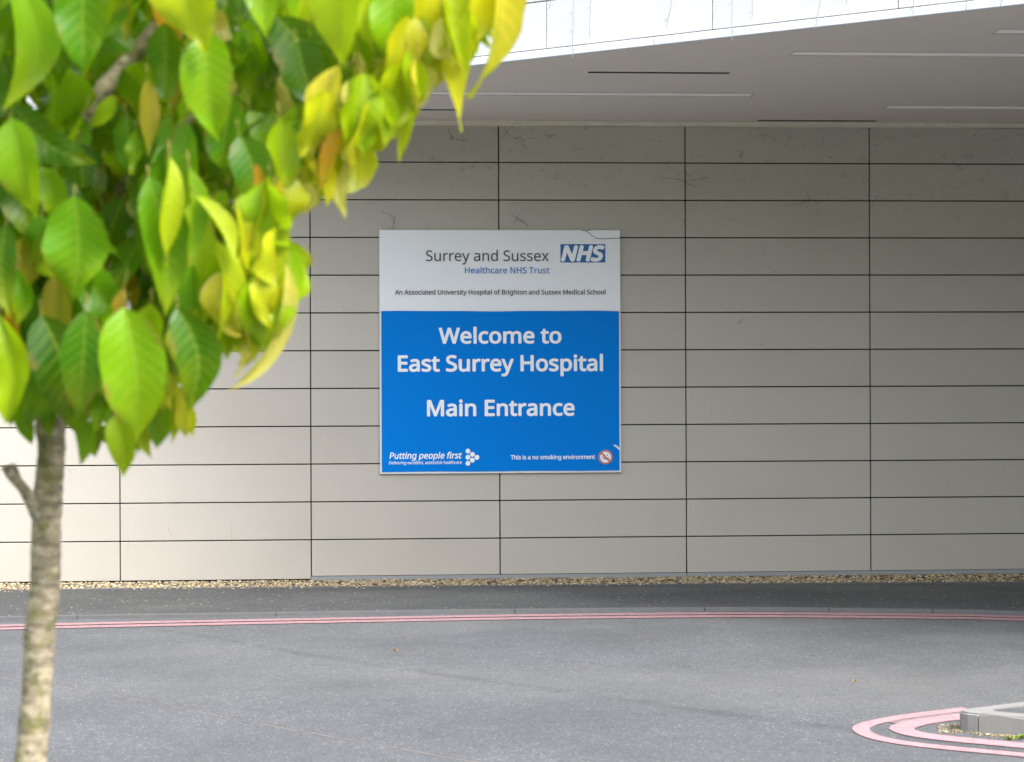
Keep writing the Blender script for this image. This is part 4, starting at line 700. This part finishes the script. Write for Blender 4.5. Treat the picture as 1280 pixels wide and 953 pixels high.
H = [ # base u,v, tip u,v, width px, colour, depth, turn
 (14, 148, 38, 274, 70, G[4], 2.65, .1), (20, 133, 118, 203, 52, G[0], 2.72, -.2), (93, 246, 88, 378, 92, G[2], 2.68, .05), (186, 222, 207, 392, 66, G[2], 2.66, .3),
 (262, 42, 272, 174, 76, G[4], 2.68, .1), (18, -30, 4, 134, 56, G[4], 2.62, .5), (62, -60, 70, 105, 96, G[1], 2.78, 0), (104, -60, 104, 96, 84, G[1], 2.58, .1),
 (116, -70, 117, 56, 40, Lm[0], 2.66, .6), (232, -90, 262, 60, 104, Lm[1], 2.62, .2), (148, -40, 158, 54, 26, Oc[0], 2.8, .4), (395, -70, 422, 84, 74, Lm[0], 2.64, .3),
 (335, -90, 332, 44, 66, G[4], 2.66, 0), (345, 20, 392, 150, 84, G[0], 2.74, .1), (400, 60, 418, 172, 96, G[1], 2.78, .1), (372, 52, 402, 136, 66, G[0], 2.72, .1),
 (585, -60, 574, 159, 50, Y[0], 2.74, .55), (612, -60, 598, 120, 48, Y[1], 2.72, .7), (640, -50, 646, 42, 34, Y[1], 2.78, .6), (628, -60, 618, 70, 50, O[1], 2.8, .3), (556, -60, 588, 100, 52, Lm[1], 2.7, .6),
 (516, 60, 496, 198, 42, Lm[1], 2.75, .3), (548, 50, 532, 124, 34, Y[2], 2.8, .3), (500, -40, 512, 100, 62, G[4], 2.72, .2), (460, -50, 470, 110, 60, G[2], 2.76, .2), (540, -50, 533, 84, 48, Y[0], 2.75, .5),
 (448, 120, 398, 256, 70, Lm[1], 2.75, .4), (424, 160, 402, 238, 30, O[0], 2.7, .4), (437, 196, 433, 272, 26, Y[3], 2.74, .3), (412, 190, 398, 250, 28, Y[3], 2.76, .5), (352, 338, 364, 392, 46, Y[1], 2.74, .25),
 (358, 330, 293, 496, 30, Y[3], 2.70, .75), (344, 262, 318, 420, 30, Lm[1], 2.70, .85), (330, 262, 304, 440, 40, Y[1], 2.72, .6), (318, 290, 334, 430, 36, Y[2], 2.76, .6), (354, 300, 342, 424, 26, Lm[2], 2.72, .9),
 (336, 250, 352, 372, 32, Lm[1], 2.74, .8), (300, 250, 322, 360, 34, Y[2], 2.70, .7), (290, 330, 300, 452, 30, Y[3], 2.74, .8), (268, 300, 280, 424, 30, Lm[1], 2.66, .9), (340, 380, 300, 460, 26, Y[1], 2.76, .6), (292, 280, 288, 430, 50, G[4], 2.72, .3), (244, 250, 268, 420, 74, Lm[0], 2.76, .1),
 (246, 246, 298, 332, 26, Lm[1], 2.64, .95), (212, 196, 212, 330, 24, Lm[1], 2.64, 1.0), (236, 210, 240, 330, 24, G[4], 2.64, 1.0),
 (156, 385, 166, 552, 100, G[4], 2.63, .05), (222, 385, 234, 512, 72, G[3], 2.68, .2), (52, 395, 80, 536, 82, G[0], 2.72, .1), (108, 388, 98, 524, 60, G[3], 2.66, .25), (70, 345, 72, 438, 50, Oc[1], 2.74, .1),
 (98, 512, 101, 580, 34, G[4], 2.8, .2), (143, 520, 152, 596, 44, Lm[0], 2.76, .1), (121, 520, 120, 570, 22, G[1], 2.9, .2), (32, 492, 40, 556, 32, G[2], 2.85, .2), (200, 500, 196, 560, 38, G[2], 2.82, .1), (238, 476, 228, 548, 30, Y[1], 2.78, .4), (216, 490, 214, 552, 26, Lm[1], 2.8, .6),
 (0, 395, 4, 528, 66, Lm[0], 2.7, .2), (8, 280, 14, 396, 46, G[0], 2.7, .2), (-30, 400, -20, 540, 70, G[1], 2.68, .1), (184, 100, 184, 194, 26, Oc[0], 2.74, .5), (292, 120, 278, 214, 60, G[1], 2.72, .1), (155, 360, 146, 412, 20, O[2], 2.68, .3),
 (322, 205, 312, 246, 18, O[0], 2.70, .2), (300, 170, 330, 268, 60, G[3], 2.70, .2), (350, 150, 362, 240, 50, Lm[0], 2.72, .3), (380, 150, 352, 246, 56, G[4], 2.74, .3), (128, 205, 122, 250, 30, Oc[1], 2.9, .1),
 (240, 330, 236, 440, 52, G[2], 2.74, .2), (310, 340, 322, 452, 40, Y[2], 2.72, .5), (282, 352, 276, 450, 44, Lm[0], 2.72, .4), (145, 120, 110, 160, 24, Lm[0], 2.85, .2), (220, 90, 225, 150, 40, Oc[1], 2.9, .1),
 (112, 528, 118, 572, 22, Lm[0], 2.84, .3), (170, 512, 172, 566, 30, G[2], 2.86, .3), (186, 520, 190, 572, 20, Lm[1], 2.84, .5), (228, 500, 240, 546, 22, Y[2], 2.8, .6), (60, 505, 62, 545, 24, G[1], 2.9, .2),
 (412, 205, 408, 258, 22, Y[0], 2.72, .6), (384, 228, 378, 272, 22, Y[3], 2.74, .6), (450, 170, 446, 232, 26, Y[2], 2.74, .5), (302, 400, 296, 470, 20, Y[3], 2.72, .8), (470, 90, 440, 190, 60, Lm[2], 2.78, .4), (500, 110, 455, 205, 40, Y[2], 2.78, .5), (360, 185, 335, 262, 40, Lm[1], 2.78, .3), (60, 110, 75, 140, 40, G[0], 2.95, .2),
]
for h in H:
    u0, v0, u1, v1, w, c, dp, tn = h
    hero(u0, v0, u1, v1, w, c, dp, tn*random.choice((1, 1, -1)) if tn < .5 else tn, random.uniform(.05, .45), fold=random.uniform(.2, .62)+(.35 if tn > .5 else 0), twist=random.gauss(0, .16), curl=random.uniform(-.2, .8), wave=random.uniform(.04, .13))
def inside(p, poly):
    x, y = p; r = False; j = len(poly)-1
    for i in range(len(poly)):
        (xi, yi), (xj, yj) = poly[i], poly[j]
        if (yi > y) != (yj > y) and x < (xj-xi)*(y-yi)/(yj-yi)+xi: r = not r
        j = i
    return r
# outline of the crown in the plane of the trunk (as seen from the road side); leaves fill its depth
SIL = [(-420, -60), (-420, 420), (-200, 540), (0, 535), (30, 556), (46, 525), (88, 525), (100, 560), (160, 575), (175, 548), (240, 540), (252, 480), (262, 440), (292, 470), (335, 440), (352, 380), (352, 300), (345, 262), (398, 250), (440, 225), (478, 190), (505, 175), (530, 130), (556, 112), (600, 100), (630, 20), (655, -60)]
def ycol(u, v):
    e = (u-250)/300+(v-250)/420 if u > 150 else (u-150)/500
    r = rng.random()
    if e > .28: w = (.08, .28, .52, .08, .04)
    elif e > .0: w = (.42, .34, .18, .02, .04)
    else: w = (.80, .13, .01, .01, .05)
    c = np.cumsum(w); s = (G, Lm, Y, O, Oc)[int(min(4, np.searchsorted(c, r)))]; return s[rng.integers(len(s))]
EDGE = [(520, 20), (500, 70), (470, 110), (455, 150), (420, 170), (380, 190), (350, 215), (320, 235), (335, 290), (325, 340), (300, 370), (270, 380), (560, 0), (600, -30), (440, 100), (400, 150)]
for eu, ev in EDGE:
    for _ in range(8):
        u, v = eu+rng.normal(0, 14), ev+rng.normal(0, 14); L = rng.uniform(60, 100); ln = rng.normal(-.1, .18); tu, tv = u+L*math.sin(ln), v+L*math.cos(ln)
        if not inside((tu, tv+4), SIL) : continue
        hero(u, v, tu, tv, L*rng.uniform(.42, .55), (Y+Lm+Lm+[Y[0]])[rng.integers(len(Y)+2*len(Lm)+1)], rng.uniform(2.68, 2.9), rng.uniform(.3, 1.1)*rng.choice((-1, 1)), rng.uniform(0, .6), fold=rng.uniform(.3, .8), curl=rng.uniform(-.5, 1.3), wave=rng.uniform(.06, .16))
cnt = 0
while cnt < 1050:
    u, v = rng.uniform(-420, 640), rng.uniform(-60, 540); dep = rng.uniform(2.72, 3.4)
    L = rng.uniform(46, 118); lean = rng.normal(0, .36)
    tu, tv = u+L*math.sin(lean), v+L*math.cos(lean)
    if not (inside((u, v), SIL) and inside((tu, tv+6), SIL) and inside((u+L*.3*math.cos(lean), (v+tv)/2), SIL)): continue
    if 85 < (u+tu)/2 < 185 and 50 < (v+tv)/2 < 170 and dep < 2.98: continue          # the gap through which the limb shows
    cnt += 1; tn = rng.normal(0, .7)
    hero(u, v, tu, tv, L*rng.uniform(.38, .60), ycol(u, v), dep, max(-1.2, min(1.2, tn)), rng.uniform(-.2, .6), fold=rng.uniform(.1, .6), curl=rng.uniform(-.5, 1.3), wave=rng.uniform(.05, .15))
# the rest of the crown, above and outside the frame
cc = P3(60, -60, 3.05); cnt = 0
while cnt < 750:
    q = Vector(rng.normal(0, 1, 3)); q = q.normalized()*rng.uniform(.55, 1)**.6
    p = cc+Vector((q.x*.86, q.y*.62, q.z*.95))
    r = p-CAM; dep = r.x*math.sin(YAW)+r.y*math.cos(YAW); U = (r.x*math.cos(YAW)-r.y*math.sin(YAW))/dep*FPX+640; Vv = HY-r.z/dep*FPX
    if U > -90 and Vv > -130: continue
    cnt += 1; d = Vector((q.x*.35+rng.normal(0, .2), q.y*.35+rng.normal(0, .2), -1)); L = rng.uniform(.09, .14)
    leaf(p, d, L, L*rng.uniform(.48, .62), ycol(U, Vv), Vector((q.x, q.y, .4)), fold=rng.uniform(.1, .5), curl=rng.uniform(0, .8))
V = np.concatenate(LV); Fc = np.concatenate(LF); U_ = np.concatenate(LU); T_ = np.concatenate(LT)
me = bpy.data.meshes.new('crown'); me.from_pydata(V.tolist(), [], Fc.tolist())
uvl = me.uv_layers.new(name='UVMap'); li_ = np.zeros(len(me.loops), dtype=np.int32); me.loops.foreach_get('vertex_index', li_); uvl.data.foreach_set('uv', U_[li_].astype(np.float32).ravel())
ca = me.color_attributes.new('tint', 'FLOAT_COLOR', 'POINT'); ca.data.foreach_set('color', T_.astype(np.float32).ravel())
link('crown', me, MAT['leaf'], TR, True)
bm = bmesh.new()
for b, d, f in stalks:
    k = random.uniform(.018, .032); up = (d*.6+Vector((0, 0, .7))-f*.25).normalized()
    tube(bm, [b+d*-.001, b+d*k*.4+up*k*.15, b+d*k*.45+up*k*.6], .0011, 4, False)
obj('leaf_stalks', bm, plain('leaf_stalk', (.30, .26, .05), .5, .4, .2, 30), TR, True)
# grass verge under the tree
bm = bmesh.new(); prism(bm, [(-8, -12.8), (1.3, -12.8), (1.3, -9.3), (.9, -8.9), (-8, -8.7)], ZR-.1, ZR+.02); tag(obj('verge', bm, MAT['grass']), kind='structure')

# ================================================================== CAMERA, LIGHT
cd = bpy.data.cameras.new('camera'); cam = bpy.data.objects.new('camera', cd); COL.objects.link(cam)
cd.lens = 60; cd.sensor_width = 36; cd.clip_end = 2000; cd.clip_start = .05; cd.shift_y = (HY-476.5)/1280
cam.location = CAM; cam.rotation_euler = (Matrix.Rotation(-YAW, 4, 'Z') @ Matrix.Rotation(math.pi/2, 4, 'X') @ Matrix.Rotation(ROLL, 4, 'Z')).to_euler()
cd.dof.use_dof = True; cd.dof.focus_distance = 13.0; cd.dof.aperture_fstop = 5.2
S.camera = cam
SUN_EL, SUN_AZ = math.radians(47), math.radians(44)       # azimuth: well to the right of the camera, a veiled sun
sd = Vector((math.sin(SUN_AZ)*math.cos(SUN_EL), -math.cos(SUN_AZ)*math.cos(SUN_EL), math.sin(SUN_EL)))
sl = bpy.data.lights.new('sun', 'SUN'); so = bpy.data.objects.new('sun', sl); COL.objects.link(so)
sl.energy = .65; sl.angle = math.radians(18); sl.color = (.985, .985, 1); so.rotation_euler = sd.to_track_quat('Z', 'Y').to_euler()
W = bpy.data.worlds.new('World'); S.world = W; W.use_nodes = True; nt = W.node_tree; bg = nt.nodes['Background']
sky = nt.nodes.new('ShaderNodeTexSky'); sky.sky_type = 'NISHITA'; sky.sun_disc = False; sky.sun_elevation = SUN_EL; sky.sun_rotation = math.atan2(sd.x, sd.y)
sky.dust_density = 3; sky.air_density = 1.0
hs = nt.nodes.new('ShaderNodeHueSaturation'); hs.inputs['Saturation'].default_value = .42
nt.links.new(sky.outputs[0], hs.inputs['Color']); # overcast sky: brightest overhead, a third as bright at the horizon
tc = nt.nodes.new('ShaderNodeTexCoord'); sx = nt.nodes.new('ShaderNodeSeparateXYZ'); nt.links.new(tc.outputs['Generated'], sx.inputs[0])
cr = nt.nodes.new('ShaderNodeValToRGB'); nt.links.new(sx.outputs[2], cr.inputs[0]); cr.color_ramp.elements[0].position = 0; cr.color_ramp.elements[0].color = (.34, .34, .34, 1); cr.color_ramp.elements[1].position = .8; cr.color_ramp.elements[1].color = (1, 1, 1, 1)
mx = nt.nodes.new('ShaderNodeMix'); mx.data_type = 'RGBA'; mx.blend_type = 'MULTIPLY'; mx.inputs[0].default_value = 1
nt.links.new(hs.outputs[0], mx.inputs[6]); nt.links.new(cr.outputs[0], mx.inputs[7]); nt.links.new(mx.outputs[2], bg.inputs[0]); bg.inputs[1].default_value = .15
vs = S.view_settings; vs.view_transform = 'Standard'; vs.look = 'None'; vs.exposure = 2.17; vs.gamma = 1
S.cycles.use_denoising = True
